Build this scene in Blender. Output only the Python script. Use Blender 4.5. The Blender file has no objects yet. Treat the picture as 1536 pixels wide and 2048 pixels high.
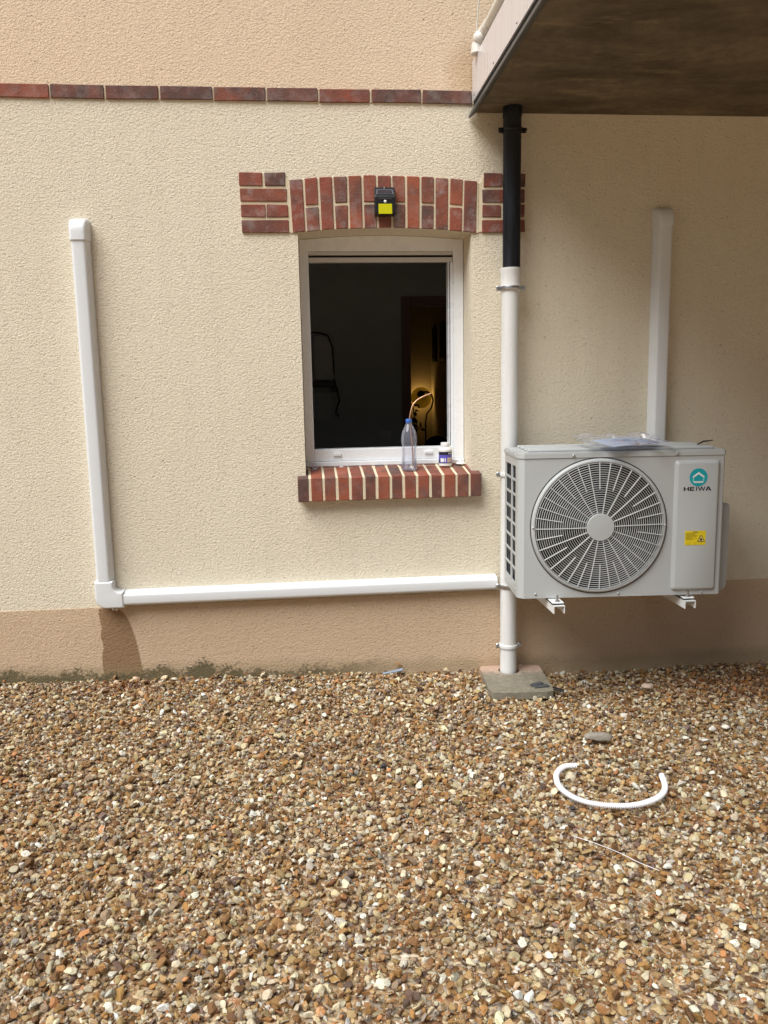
import bpy, bmesh, math, random
import numpy as np
from mathutils import Vector, Matrix
random.seed(7); rng = np.random.default_rng(7)
S = bpy.context.scene
C = S.collection
R = math.radians
PI = math.pi

# ------------------------------------------------------------------ camera
cam_d = bpy.data.cameras.new('camera'); cam = bpy.data.objects.new('camera', cam_d); C.objects.link(cam)
S.camera = cam
cam_d.sensor_fit = 'VERTICAL'; cam_d.sensor_height = 36.0; cam_d.lens = 1618.46 / 2048 * 36
cam_d.clip_start = .05; cam_d.clip_end = 300
rt = Vector((0.9948568, -0.0995972, -0.0184479))
dn = Vector((-0.0335910, -0.1525841, -0.9877195))
fw = Vector((0.0955592, 0.9832591, -0.1551449))
m = Matrix.Identity(4)
for i in range(3):
    m[i][0] = rt[i]; m[i][1] = -dn[i]; m[i][2] = -fw[i]
m[0][3], m[1][3], m[2][3] = 0.0, -3.8243, 1.427
cam.matrix_world = m
S.render.resolution_x = 768; S.render.resolution_y = 1024

# ------------------------------------------------------------------ world, sun, exposure
SUN_EL, SUN_AZ = R(55), R(-48)      # azimuth measured from -Y (camera side) towards -X
w = bpy.data.worlds.new('World'); S.world = w; w.use_nodes = True
nt = w.node_tree; nt.nodes.clear()
sky = nt.nodes.new('ShaderNodeTexSky'); sky.sky_type = 'NISHITA'; sky.sun_disc = False
sky.sun_elevation = SUN_EL; sky.air_density = 1.0; sky.dust_density = 6.0; sky.ozone_density = 1.0
hs = nt.nodes.new('ShaderNodeHueSaturation'); hs.inputs['Saturation'].default_value = 1.0
bg = nt.nodes.new('ShaderNodeBackground'); bg.inputs[1].default_value = .05
wo = nt.nodes.new('ShaderNodeOutputWorld')
nt.links.new(sky.outputs[0], hs.inputs['Color']); nt.links.new(hs.outputs[0], bg.inputs[0]); nt.links.new(bg.outputs[0], wo.inputs[0])
sd = bpy.data.lights.new('sun', 'SUN'); sun = bpy.data.objects.new('sun', sd); C.objects.link(sun)
sd.energy = 4.2; sd.angle = R(46); sd.color = (.955, .985, 1.0)
sdir = Vector((math.sin(SUN_AZ) * math.cos(SUN_EL), -math.cos(SUN_AZ) * math.cos(SUN_EL), math.sin(SUN_EL)))   # towards the sun
sun.rotation_euler = sdir.to_track_quat('Z', 'Y').to_euler()
sky.sun_rotation = math.atan2(sdir.x, sdir.y)
S.view_settings.view_transform = 'Standard'; S.view_settings.look = 'None'
S.view_settings.gamma = 1; S.view_settings.use_curve_mapping = False
S.view_settings.exposure = .10
S.render.engine = 'CYCLES'

# ------------------------------------------------------------------ material helpers
class NT:
    def __init__(s, name):
        s.m = bpy.data.materials.new(name); s.m.use_nodes = True
        s.t = s.m.node_tree; s.b = s.t.nodes['Principled BSDF']; s.out = s.t.nodes['Material Output']
    def n(s, typ, **kw):
        o = s.t.nodes.new('ShaderNode' + typ)
        for k, v in kw.items():
            if k.startswith('i_'): o.inputs[k[2:].replace('_', ' ')].default_value = v
            else: setattr(o, k, v)
        return o
    def l(s, a, b): s.t.links.new(a, b)
    def math(s, op, a, b=None, c=None, clamp=False):
        o = s.t.nodes.new('ShaderNodeMath'); o.operation = op; o.use_clamp = clamp
        for i, v in enumerate((a, b, c)):
            if v is None: continue
            if isinstance(v, (int, float)): o.inputs[i].default_value = v
            else: s.l(v, o.inputs[i])
        return o.outputs[0]
    def mix(s, f, a, b, mode='MIX'):
        o = s.t.nodes.new('ShaderNodeMix'); o.data_type = 'RGBA'; o.blend_type = mode
        for k, v in ((0, f), (6, a), (7, b)):
            if isinstance(v, (int, float)): o.inputs[k].default_value = v
            elif isinstance(v, tuple): o.inputs[k].default_value = (*v, 1) if len(v) == 3 else v
            else: s.l(v, o.inputs[k])
        return o.outputs[2]
    def ramp(s, f, stops, interp='LINEAR'):
        o = s.t.nodes.new('ShaderNodeValToRGB'); r = o.color_ramp; r.interpolation = interp
        while len(r.elements) < len(stops): r.elements.new(.5)
        for e, (p, c) in zip(r.elements, stops):
            e.position = p; e.color = (*c, 1) if isinstance(c, tuple) else (c, c, c, 1)
        s.l(f, o.inputs[0]); return o.outputs[0]
    def coord(s, k='Object'):
        return s.n('TexCoord').outputs[k]
    def noise(s, vec, scale, detail=3, rough=.5, dist=0.0):
        o = s.n('TexNoise'); o.inputs['Scale'].default_value = scale; o.inputs['Detail'].default_value = detail
        o.inputs['Roughness'].default_value = rough; o.inputs['Distortion'].default_value = dist
        s.l(vec, o.inputs['Vector']); return o.outputs['Fac']
    def bump(s, h, strength=.5, dist=.002, nrm=None):
        o = s.n('Bump'); o.inputs['Strength'].default_value = strength; o.inputs['Distance'].default_value = dist
        s.l(h, o.inputs['Height'])
        if nrm is not None: s.l(nrm, o.inputs['Normal'])
        return o.outputs[0]
    def set(s, **kw):
        for k, v in kw.items():
            i = s.b.inputs[k.replace('_', ' ')]
            if isinstance(v, tuple): i.default_value = (*v, 1) if len(v) == 3 else v
            elif isinstance(v, (int, float)): i.default_value = v
            else: s.l(v, i)
        return s

def simple(name, col, rough=.5, metal=0, var=.06, nscale=40, bump=0.0, bscale=300, spec=.5, **kw):
    a = NT(name); v = a.coord('Object')
    n1 = a.noise(v, nscale, 4)
    c = a.mix(n1, tuple(x * (1 - var) for x in col), tuple(min(1, x * (1 + var)) for x in col))
    a.set(Base_Color=c, Roughness=rough, Metallic=metal, Specular_IOR_Level=spec)
    r = a.math('MULTIPLY_ADD', a.noise(v, nscale * 2.3, 3), .12, rough - .06)
    a.set(Roughness=r)
    if bump: a.set(Normal=a.bump(a.noise(v, bscale, 3), bump, .001))
    for k, x in kw.items(): a.set(**{k: x})
    return a.m

M = {}
def render_mat(name, kind):
    a = NT(name); v = a.coord('Object')
    sep = a.n('SeparateXYZ'); a.l(v, sep.inputs[0]); X, Y, Z = sep.outputs
    warp = a.n('Mapping'); warp.inputs['Scale'].default_value = (.85, .85, 1.15); a.l(v, warp.inputs[0]); wv = warp.outputs[0]
    worm = a.noise(wv, 100, 4, .62, .7)
    fine = a.noise(wv, 230, 3, .65, .6)
    big = a.noise(v, 2.2, 4, .55)
    mid = a.noise(v, 14, 4, .6)
    vor = a.n('TexVoronoi'); vor.inputs['Scale'].default_value = 62; vor.inputs['Randomness'].default_value = 1
    a.l(wv, vor.inputs['Vector'])
    pit = a.ramp(vor.outputs['Distance'], [(0.0, 1.0), (.16, .55), (.3, 0.0)])
    sparse = a.ramp(a.noise(v, 30, 2), [(.60, 0.0), (.68, 1.0)])
    pitm = a.math('MULTIPLY', pit, sparse)
    if kind == 'wall':
        cream = a.mix(big, (.83, .735, .565), (.88, .80, .635))
        peach = a.mix(big, (.84, .645, .45), (.89, .71, .51))
        up = a.math('GREATER_THAN', Z, 2.698)
        col = a.mix(up, cream, peach)
        # faint run marks under the brick course and the sill corner
        st = a.n('Mapping'); st.inputs['Scale'].default_value = (9, 1, .55); a.l(v, st.inputs[0])
        streak = a.ramp(a.noise(st.outputs[0], 1.6, 4, .6), [(.42, 0.0), (.75, 1.0)])
        col = a.mix(a.math('MULTIPLY', streak, .08), col, (.50, .41, .29))
        # rusty run mark beside the balcony fascia, above the brick course
        dx = a.math('DIVIDE', a.math('SUBTRACT', .82, X), .16); dzz = a.math('DIVIDE', a.math('SUBTRACT', Z, 2.80), .16)
        rr = a.math('ADD', a.math('MULTIPLY', dx, dx), a.math('MULTIPLY', dzz, dzz))
        rm_ = a.math('MULTIPLY', a.math('SUBTRACT', 1.25, a.math('ADD', rr, a.math('MULTIPLY', a.noise(v, 12, 4, .6), .6)), clamp=True), a.math('MULTIPLY', up, .55))
        col = a.mix(rm_, col, (.42, .25, .11))
    else:
        base = a.mix(big, (.63, .46, .305), (.71, .535, .365))
        sp = a.n('Mapping'); sp.inputs['Scale'].default_value = (7, 1, 1.2); a.l(v, sp.inputs[0])
        base = a.mix(a.math('MULTIPLY', a.noise(sp.outputs[0], 1.5, 4, .6), .25), base, (.56, .41, .27))
        # wet patch below the corner of the trunking
        t = a.math('DIVIDE', a.math('SUBTRACT', .412, Z), .33, clamp=True)
        wdt = a.math('MULTIPLY', a.math('POWER', t, .20), .190)
        edge = a.math('MULTIPLY', a.math('SUBTRACT', a.noise(v, 22, 3), .5), .03)
        xl = a.math('ADD', a.math('SUBTRACT', X, -.990), edge)
        xr = a.math('SUBTRACT', a.math('ADD', wdt, edge), xl)
        ins = a.math('MULTIPLY', a.math('MULTIPLY', xl, 170, clamp=True), a.math('MULTIPLY', xr, 120, clamp=True))
        ins = a.math('MULTIPLY', ins, a.math('LESS_THAN', Z, .409))
        base = a.mix(a.math('MULTIPLY', ins, .85), base, (.265, .155, .075))
        # algae just above the gravel
        gz = a.n('MapRange'); gz.inputs['From Min'].default_value = -1.6; gz.inputs['From Max'].default_value = 1.5
        gz.inputs['To Min'].default_value = .092; gz.inputs['To Max'].default_value = .0; a.l(X, gz.inputs[0])
        dz = a.math('SUBTRACT', Z, gz.outputs[0])
        blot = a.noise(v, 5.2, 5, .62)
        hgt = a.math('MULTIPLY', a.math('SUBTRACT', blot, .37), .27)
        mo = a.math('SUBTRACT', hgt, dz)
        mold = a.ramp(a.math('ADD', a.math('MULTIPLY', mo, 14), a.math('MULTIPLY', a.math('SUBTRACT', a.noise(v, 75, 5, .75), .5), 2.4)), [(0.0, 0.0), (.38, 1.0)])
        lf = a.math('SUBTRACT', 1.0, a.math('MULTIPLY', a.math('SUBTRACT', X, .05), 3.0, clamp=True), clamp=True)
        mcol = a.mix(a.noise(v, 17, 4, .7), (.010, .012, .009), (.075, .070, .042))
        base = a.mix(a.math('MULTIPLY', a.math('MULTIPLY', mold, lf), .95), base, mcol)
        gr = a.math('SUBTRACT', 1, a.math('MULTIPLY', a.math('ADD', dz, a.math('MULTIPLY', a.noise(v, 11, 3), -.05)), 22), clamp=True)
        base = a.mix(a.math('MULTIPLY', gr, .45), base, (.30, .235, .125))
        col = base
    tone = a.ramp(worm, [(.32, .60), (.41, 1.0), (.80, 1.0)])  # shade of the roughcast hollows painted into the colour
    col = a.mix(.6, col, tone, 'MULTIPLY')
    col = a.mix(.25, col, a.ramp(fine, [(.3, .7), (.5, 1.0)]), 'MULTIPLY')
    col = a.mix(a.math('MULTIPLY', pitm, .5), col, (.22, .165, .10))
    h = a.math('ADD', worm, a.math('MULTIPLY', fine, .30))
    h = a.math('SUBTRACT', h, a.math('MULTIPLY', pitm, .5))
    a.set(Base_Color=col, Roughness=.93, Specular_IOR_Level=.2, Normal=a.bump(h, 1.0, .0080 if kind == 'wall' else .0066))
    return a.m
M['render'] = render_mat('roughcast_render', 'wall')
M['plinth'] = render_mat('plinth_render', 'plinth')

def brick_mat():
    a = NT('fired_brick'); v = a.coord('Object')
    oi = a.n('ObjectInfo'); sep = a.n('SeparateColor'); a.l(oi.outputs['Color'], sep.inputs[0])
    bias, white, red = sep.outputs
    off = a.n('VectorMath', operation='ADD'); a.l(v, off.inputs[0])
    cmb = a.n('CombineXYZ'); r10 = a.math('MULTIPLY', oi.outputs['Random'], 37.0)
    a.l(r10, cmb.inputs[0]); a.l(r10, cmb.inputs[1]); a.l(cmb.outputs[0], off.inputs[1]); p = off.outputs[0]
    big = a.noise(p, 9, 3, .5, .4)
    f = a.math('ADD', a.math('MULTIPLY', a.math('SUBTRACT', big, .5), 2.6), bias, clamp=True)
    redc = a.mix(red, (.27, .062, .036), (.38, .098, .042))
    c = a.ramp(f, [(0, (.0, .0, .0)), (1, (1, 1, 1))])
    col = a.mix(f, redc, (.088, .050, .042))
    col = a.mix(a.math('MULTIPLY', a.noise(p, 60, 4, .7), .45), col, (.17, .085, .065))
    eff = a.ramp(a.noise(p, 17, 4, .65), [(.48, 0.0), (.72, 1.0)])
    col = a.mix(a.math('MULTIPLY', a.math('MULTIPLY', eff, white), .75), col, (.40, .36, .34))
    sp = a.ramp(a.noise(p, 260, 2), [(.62, 0.0), (.7, 1.0)])
    col = a.mix(a.math('MULTIPLY', sp, .35), col, (.33, .22, .17))
    h = a.math('ADD', a.noise(p, 130, 4, .6), a.math('MULTIPLY', a.noise(p, 30, 2), .6))
    a.set(Base_Color=col, Roughness=.78, Specular_IOR_Level=.35, Normal=a.bump(h, .7, .0035))
    return a.m
M['brick'] = brick_mat()
a = NT('mortar'); v = a.coord()
a.set(Base_Color=a.mix(a.noise(v, 60, 4, .7), (.64, .54, .37), (.84, .745, .54)), Roughness=.95, Normal=a.bump(a.noise(v, 160, 4, .7), .8, .003)); M['mortar'] = a.m

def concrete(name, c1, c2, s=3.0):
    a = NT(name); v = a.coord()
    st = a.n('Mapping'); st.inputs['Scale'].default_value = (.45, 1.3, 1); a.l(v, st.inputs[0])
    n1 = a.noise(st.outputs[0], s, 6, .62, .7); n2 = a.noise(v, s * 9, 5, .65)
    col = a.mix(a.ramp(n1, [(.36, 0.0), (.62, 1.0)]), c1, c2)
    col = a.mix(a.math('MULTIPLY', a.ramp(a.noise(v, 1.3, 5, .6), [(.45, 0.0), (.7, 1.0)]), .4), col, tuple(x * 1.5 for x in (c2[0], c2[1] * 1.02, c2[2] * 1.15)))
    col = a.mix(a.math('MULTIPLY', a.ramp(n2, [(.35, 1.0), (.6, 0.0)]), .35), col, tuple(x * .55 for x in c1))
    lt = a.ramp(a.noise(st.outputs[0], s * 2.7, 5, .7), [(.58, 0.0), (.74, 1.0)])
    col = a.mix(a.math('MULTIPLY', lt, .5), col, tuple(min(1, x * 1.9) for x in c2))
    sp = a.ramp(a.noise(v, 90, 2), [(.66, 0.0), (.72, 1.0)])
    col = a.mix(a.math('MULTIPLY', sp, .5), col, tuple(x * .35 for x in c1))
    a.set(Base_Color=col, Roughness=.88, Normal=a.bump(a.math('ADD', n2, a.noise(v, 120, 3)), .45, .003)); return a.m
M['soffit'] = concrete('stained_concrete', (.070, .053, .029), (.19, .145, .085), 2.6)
def pad_mat():
    a = NT('drain_slab_concrete'); v = a.coord()
    sep = a.n('SeparateXYZ'); a.l(v, sep.inputs[0])
    n = a.noise(v, 26, 5, .65)
    far = a.math('MULTIPLY_ADD', a.math('ADD', sep.outputs[1], a.math('MULTIPLY', n, .16)), 11.0, -1.35, clamp=True)
    col = a.mix(n, (.13, .115, .08), (.29, .26, .195))
    col = a.mix(far, col, a.mix(n, (.43, .27, .20), (.52, .38, .29)))
    ag = a.n('TexVoronoi'); ag.inputs['Scale'].default_value = 120; a.l(v, ag.inputs['Vector'])
    ch = a.math('MULTIPLY', a.ramp(ag.outputs['Distance'], [(.15, 1.0), (.3, 0.0)]), a.ramp(a.noise(v, 55, 2), [(.52, 0.0), (.6, 1.0)]))
    col = a.mix(a.math('MULTIPLY', ch, .75), col, (.62, .58, .48))
    a.set(Base_Color=col, Roughness=.85, Normal=a.bump(a.noise(v, 180, 4), .6, .002)); return a.m
M['pad'] = pad_mat()

M['duct'] = simple('white_pvc_trunking', (.74, .755, .76), .34, var=.025, nscale=6, spec=.5)
M['pvc'] = simple('white_pvc_pipe', (.74, .735, .70), .38, var=.05, nscale=9)
def pipe_mat(name, col, dirt, amt, rough):
    a = NT(name); v = a.coord()
    st = a.n('Mapping'); st.inputs['Scale'].default_value = (6, 6, .7); a.l(v, st.inputs[0])
    s1 = a.ramp(a.noise(st.outputs[0], 5, 5, .65), [(.45, 0.0), (.78, 1.0)])
    sp = a.ramp(a.noise(v, 70, 3), [(.68, 0.0), (.74, 1.0)])
    c = a.mix(a.math('MULTIPLY', s1, amt), col, dirt)
    c = a.mix(a.math('MULTIPLY', sp, .4), c, dirt)
    a.set(Base_Color=c, Specular_IOR_Level=.5 if sum(col) > 1 else .22, Roughness=a.math('MULTIPLY_ADD', s1, .25, rough)); return a.m
M['pvc'] = pipe_mat('weathered_white_pvc', (.73, .73, .71), (.50, .45, .37), .35, .33)
M['black_pipe'] = pipe_mat('black_pipe', (.008, .009, .012), (.030, .036, .050), .6, .45)
M['black'] = simple('black_plastic', (.010, .010, .012), .36, var=.2)
M['zinc'] = simple('zinc_plated_steel', (.62, .63, .66), .3, metal=1, var=.2, nscale=70)
M['ac'] = simple('powder_coated_steel', (.47, .485, .478), .42, var=.02, nscale=5)
M['grille'] = simple('grille_plastic', (.64, .65, .64), .40, var=.02)
M['bracket'] = simple('white_bracket_paint', (.76, .77, .76), .35, var=.04)
M['darkin'] = simple('dark_interior', (.008, .008, .009), .8, var=.3)
M['fan'] = simple('dark_fan_plastic', (.030, .028, .026), .45, var=.2)
def coil(name, col):
    a = NT(name); v = a.coord()
    wv = a.n('TexWave', wave_type='BANDS', bands_direction='Y'); wv.inputs['Scale'].default_value = 60; a.l(v, wv.inputs['Vector'])
    wz = a.n('TexWave', wave_type='BANDS', bands_direction='Z'); wz.inputs['Scale'].default_value = 9; a.l(v, wz.inputs['Vector'])
    c = a.mix(wz.outputs['Fac'], tuple(x * .75 for x in col), tuple(x * 1.25 for x in col))
    a.set(Base_Color=c, Roughness=.55, Metallic=.0, Specular_IOR_Level=.2, Normal=a.bump(wv.outputs['Fac'], .4, .002)); return a.m
M['coil_blue'] = coil('blue_coil_fins', (.008, .085, .155))
M['coil_grey'] = coil('grey_coil_fins', (.045, .047, .05))
M['teal'] = simple('teal_print', (.0, .36, .42), .4, var=.02)
M['teal_light'] = simple('pale_teal_print', (.22, .62, .64), .4, var=.02)
M['white_print'] = simple('white_print', (.80, .83, .80), .4, var=.02)
M['ink'] = simple('black_ink', (.012, .012, .02), .4, var=.02)
M['label_yellow'] = simple('yellow_label', (.82, .63, .015), .4, var=.03)
M['label_text'] = simple('label_small_print', (.46, .34, .012), .45, var=.03)
M['flame_pale'] = simple('pale_flame_field', (.85, .70, .20), .45, var=.03)
M['frame'] = simple('white_window_pvc', (.85, .87, .89), .28, var=.03, nscale=8)
M['shutter'] = simple('shutter_aluminium', (.60, .585, .55), .42, var=.03)
M['fascia'] = None
def fascia_mat():
    a = NT('lacquered_fascia_panel'); v = a.coord()
    st = a.n('Mapping'); st.inputs['Scale'].default_value = (1, 9, .25); a.l(v, st.inputs[0])
    s1 = a.ramp(a.noise(st.outputs[0], 2.2, 3, .5), [(.3, .22), (.6, .10)])
    a.set(Base_Color=(.70, .67, .69), Roughness=s1, Specular_IOR_Level=.7, Normal=a.bump(a.noise(st.outputs[0], 3, 2), .25, .01)); return a.m
M['fascia'] = fascia_mat()
M['trim'] = simple('grey_zinc_trim', (.115, .12, .125), .45, metal=.4, var=.25, nscale=25)
M['rail'] = simple('cream_rail_paint', (.72, .69, .62), .35, var=.08, nscale=20)
M['roomwall'] = simple('room_paint', (.72, .75, .73), .8, var=.03)
M['hall'] = simple('hall_paint', (.50, .41, .25), .8, var=.04)
M['roomfloor'] = simple('room_floor', (.12, .09, .07), .5)
M['doorframe'] = simple('door_frame_wood', (.33, .20, .16), .5, var=.1)
M['copper'] = simple('copper_tube', (.72, .40, .24), .38, metal=.85, var=.1)
M['cap_blue'] = simple('blue_cap', (.06, .17, .55), .35, var=.05)
M['jar_white'] = simple('white_jar_plastic', (.80, .79, .76), .32, var=.03)
M['jar_black'] = simple('jar_label_black', (.018, .014, .03), .35)
M['jar_purple'] = simple('jar_label_purple', (.115, .10, .50), .35, var=.2, nscale=90)
M['sun_yellow'] = simple('yellow_led_panel', (.62, .60, .0), .35, var=.03)
M['slate'] = simple('dark_plastic_offcut', (.075, .082, .088), .4, var=.2)
M['hose'] = simple('white_corrugated_plastic', (.82, .82, .84), .35, var=.02)
M['cardgrey'] = simple('grey_plastic_strip', (.27, .32, .40), .4, var=.15)
M['leafpaper'] = None
def paper_mat():
    a = NT('printed_leaflet'); v = a.coord()
    vo = a.n('TexVoronoi'); vo.inputs['Scale'].default_value = 24; vo.distance = 'CHEBYCHEV'; a.l(v, vo.inputs['Vector'])
    c = a.ramp(vo.outputs['Color'], [(0, (.17, .27, .55)), (.3, (.55, .62, .80)), (.5, (.78, .82, .88)), (.72, (.50, .30, .34)), (.85, (.80, .84, .9))], 'CONSTANT')
    n = a.ramp(a.noise(v, 10, 2), [(.45, 0.0), (.55, 1.0)])
    a.set(Base_Color=a.mix(a.math('MULTIPLY', n, .75), (.66, .74, .90), c), Roughness=.3); return a.m
M['leafpaper'] = paper_mat()
def film(name, alpha, tint=(1, 1, 1), rough=.08, tw=.0):
    a = NT(name); a.t.nodes.remove(a.b)
    tr = a.n('BsdfTransparent'); tr.inputs[0].default_value = (*tint, 1)
    gl = a.n('BsdfGlossy'); gl.inputs['Roughness'].default_value = rough
    df = a.n('BsdfDiffuse'); df.inputs[0].default_value = (.72, .79, 1.0, 1)
    fr = a.n('LayerWeight'); fr.inputs['Blend'].default_value = .35
    m1 = a.n('MixShader'); f = a.math('MULTIPLY_ADD', fr.outputs['Fresnel'], .55, alpha, clamp=True)
    a.l(f, m1.inputs[0]); a.l(tr.outputs[0], m1.inputs[1]); a.l(gl.outputs[0], m1.inputs[2])
    m2 = a.n('MixShader'); m2.inputs[0].default_value = tw
    a.l(m1.outputs[0], m2.inputs[1]); a.l(df.outputs[0], m2.inputs[2]); a.l(m2.outputs[0], a.out.inputs[0]); return a.m
M['pet'] = film('clear_blueish_bottle_plastic', .03, (.965, .97, .995), .05, .10)
M['water'] = film('water', .02, (.95, .965, .99), .02, .02)
M['bag'] = film('clear_plastic_bag', .04, (.98, .98, .98), .12, .12)
M['navy'] = simple('navy_fabric', (.012, .016, .035), .9)
M['leafdark'] = simple('dark_red_leaves', (.07, .015, .012), .6, var=.4)
M['applianced'] = simple('appliance_plastic', (.88, .88, .86), .5)
def shade_mat():
    a = NT('lamp_shade'); tl = a.n('BsdfTranslucent'); tl.inputs[0].default_value = (.55, .42, .07, 1); a.set(Base_Color=(.50, .42, .10), Roughness=.5)
    mx = a.n('MixShader'); mx.inputs[0].default_value = .16; a.l(a.b.outputs[0], mx.inputs[1]); a.l(tl.outputs[0], mx.inputs[2]); a.l(mx.outputs[0], a.out.inputs[0]); return a.m
M['shade'] = shade_mat()
M['bulb'] = NT('lit_bulb').set(Base_Color=(1, .7, .3), Emission_Color=(1, .62, .22), Emission_Strength=3.0).m
def stone_mat(name, c1, c2, s=60):
    a = NT(name); v = a.coord()
    n = a.noise(v, s, 5, .65, .5)
    a.set(Base_Color=a.mix(n, c1, c2), Roughness=.8, Normal=a.bump(a.noise(v, s * 3, 4), .6, .002)); return a.m
M['greystone'] = stone_mat('grey_stone', (.19, .165, .13), (.38, .34, .28))
M['pinkstone'] = stone_mat('pale_pink_stone', (.52, .36, .27), (.66, .54, .43), 25)
M['soil'] = stone_mat('gravel_bed', (.10, .065, .035), (.34, .24, .145), 45)
M['deadleaf'] = stone_mat('dry_leaf', (.26, .12, .04), (.42, .22, .08), 60)

def pebble_mat():
    a = NT('river_gravel')
    at = a.n('Attribute', attribute_type='INSTANCER', attribute_name='tint')
    v = a.coord('Object')
    oi = a.n('ObjectInfo'); cmb = a.n('CombineXYZ'); r10 = a.math('MULTIPLY', oi.outputs['Random'], 91.0)
    for i in range(3): a.l(r10, cmb.inputs[i])
    ad = a.n('VectorMath', operation='ADD'); a.l(v, ad.inputs[0]); a.l(cmb.outputs[0], ad.inputs[1]); p = ad.outputs[0]
    rv = a.math('FRACT', a.math('MULTIPLY', oi.outputs['Random'], 17.3))
    base = at.outputs['Color']
    n = a.noise(p, 1.3, 4, .6, .5)
    crust = a.ramp(n, [(.50, 0.0), (.60, 1.0)])
    cm = a.math('MULTIPLY', crust, a.math('GREATER_THAN', rv, .58))
    col = a.mix(a.math('MULTIPLY', cm, .8), base, a.mix(a.noise(p, 3, 2), (.62, .52, .36), (.70, .64, .52)))
    col = a.mix(.8, col, a.ramp(a.noise(p, 3.6, 4, .7), [(.25, .6), (.55, 1.0), (.8, 1.15)]), 'MULTIPLY')
    sp = a.ramp(a.noise(p, 9, 2), [(.64, 0.0), (.70, 1.0)])
    col = a.mix(a.math('MULTIPLY', sp, .4), col, (.12, .07, .04))
    a.set(Base_Color=col, Roughness=a.math('MULTIPLY_ADD', rv, .35, .42), Specular_IOR_Level=.45,
          Normal=a.bump(a.noise(p, 6, 4, .7), .35, .12))
    return a.m
M['pebble'] = pebble_mat()

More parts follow.
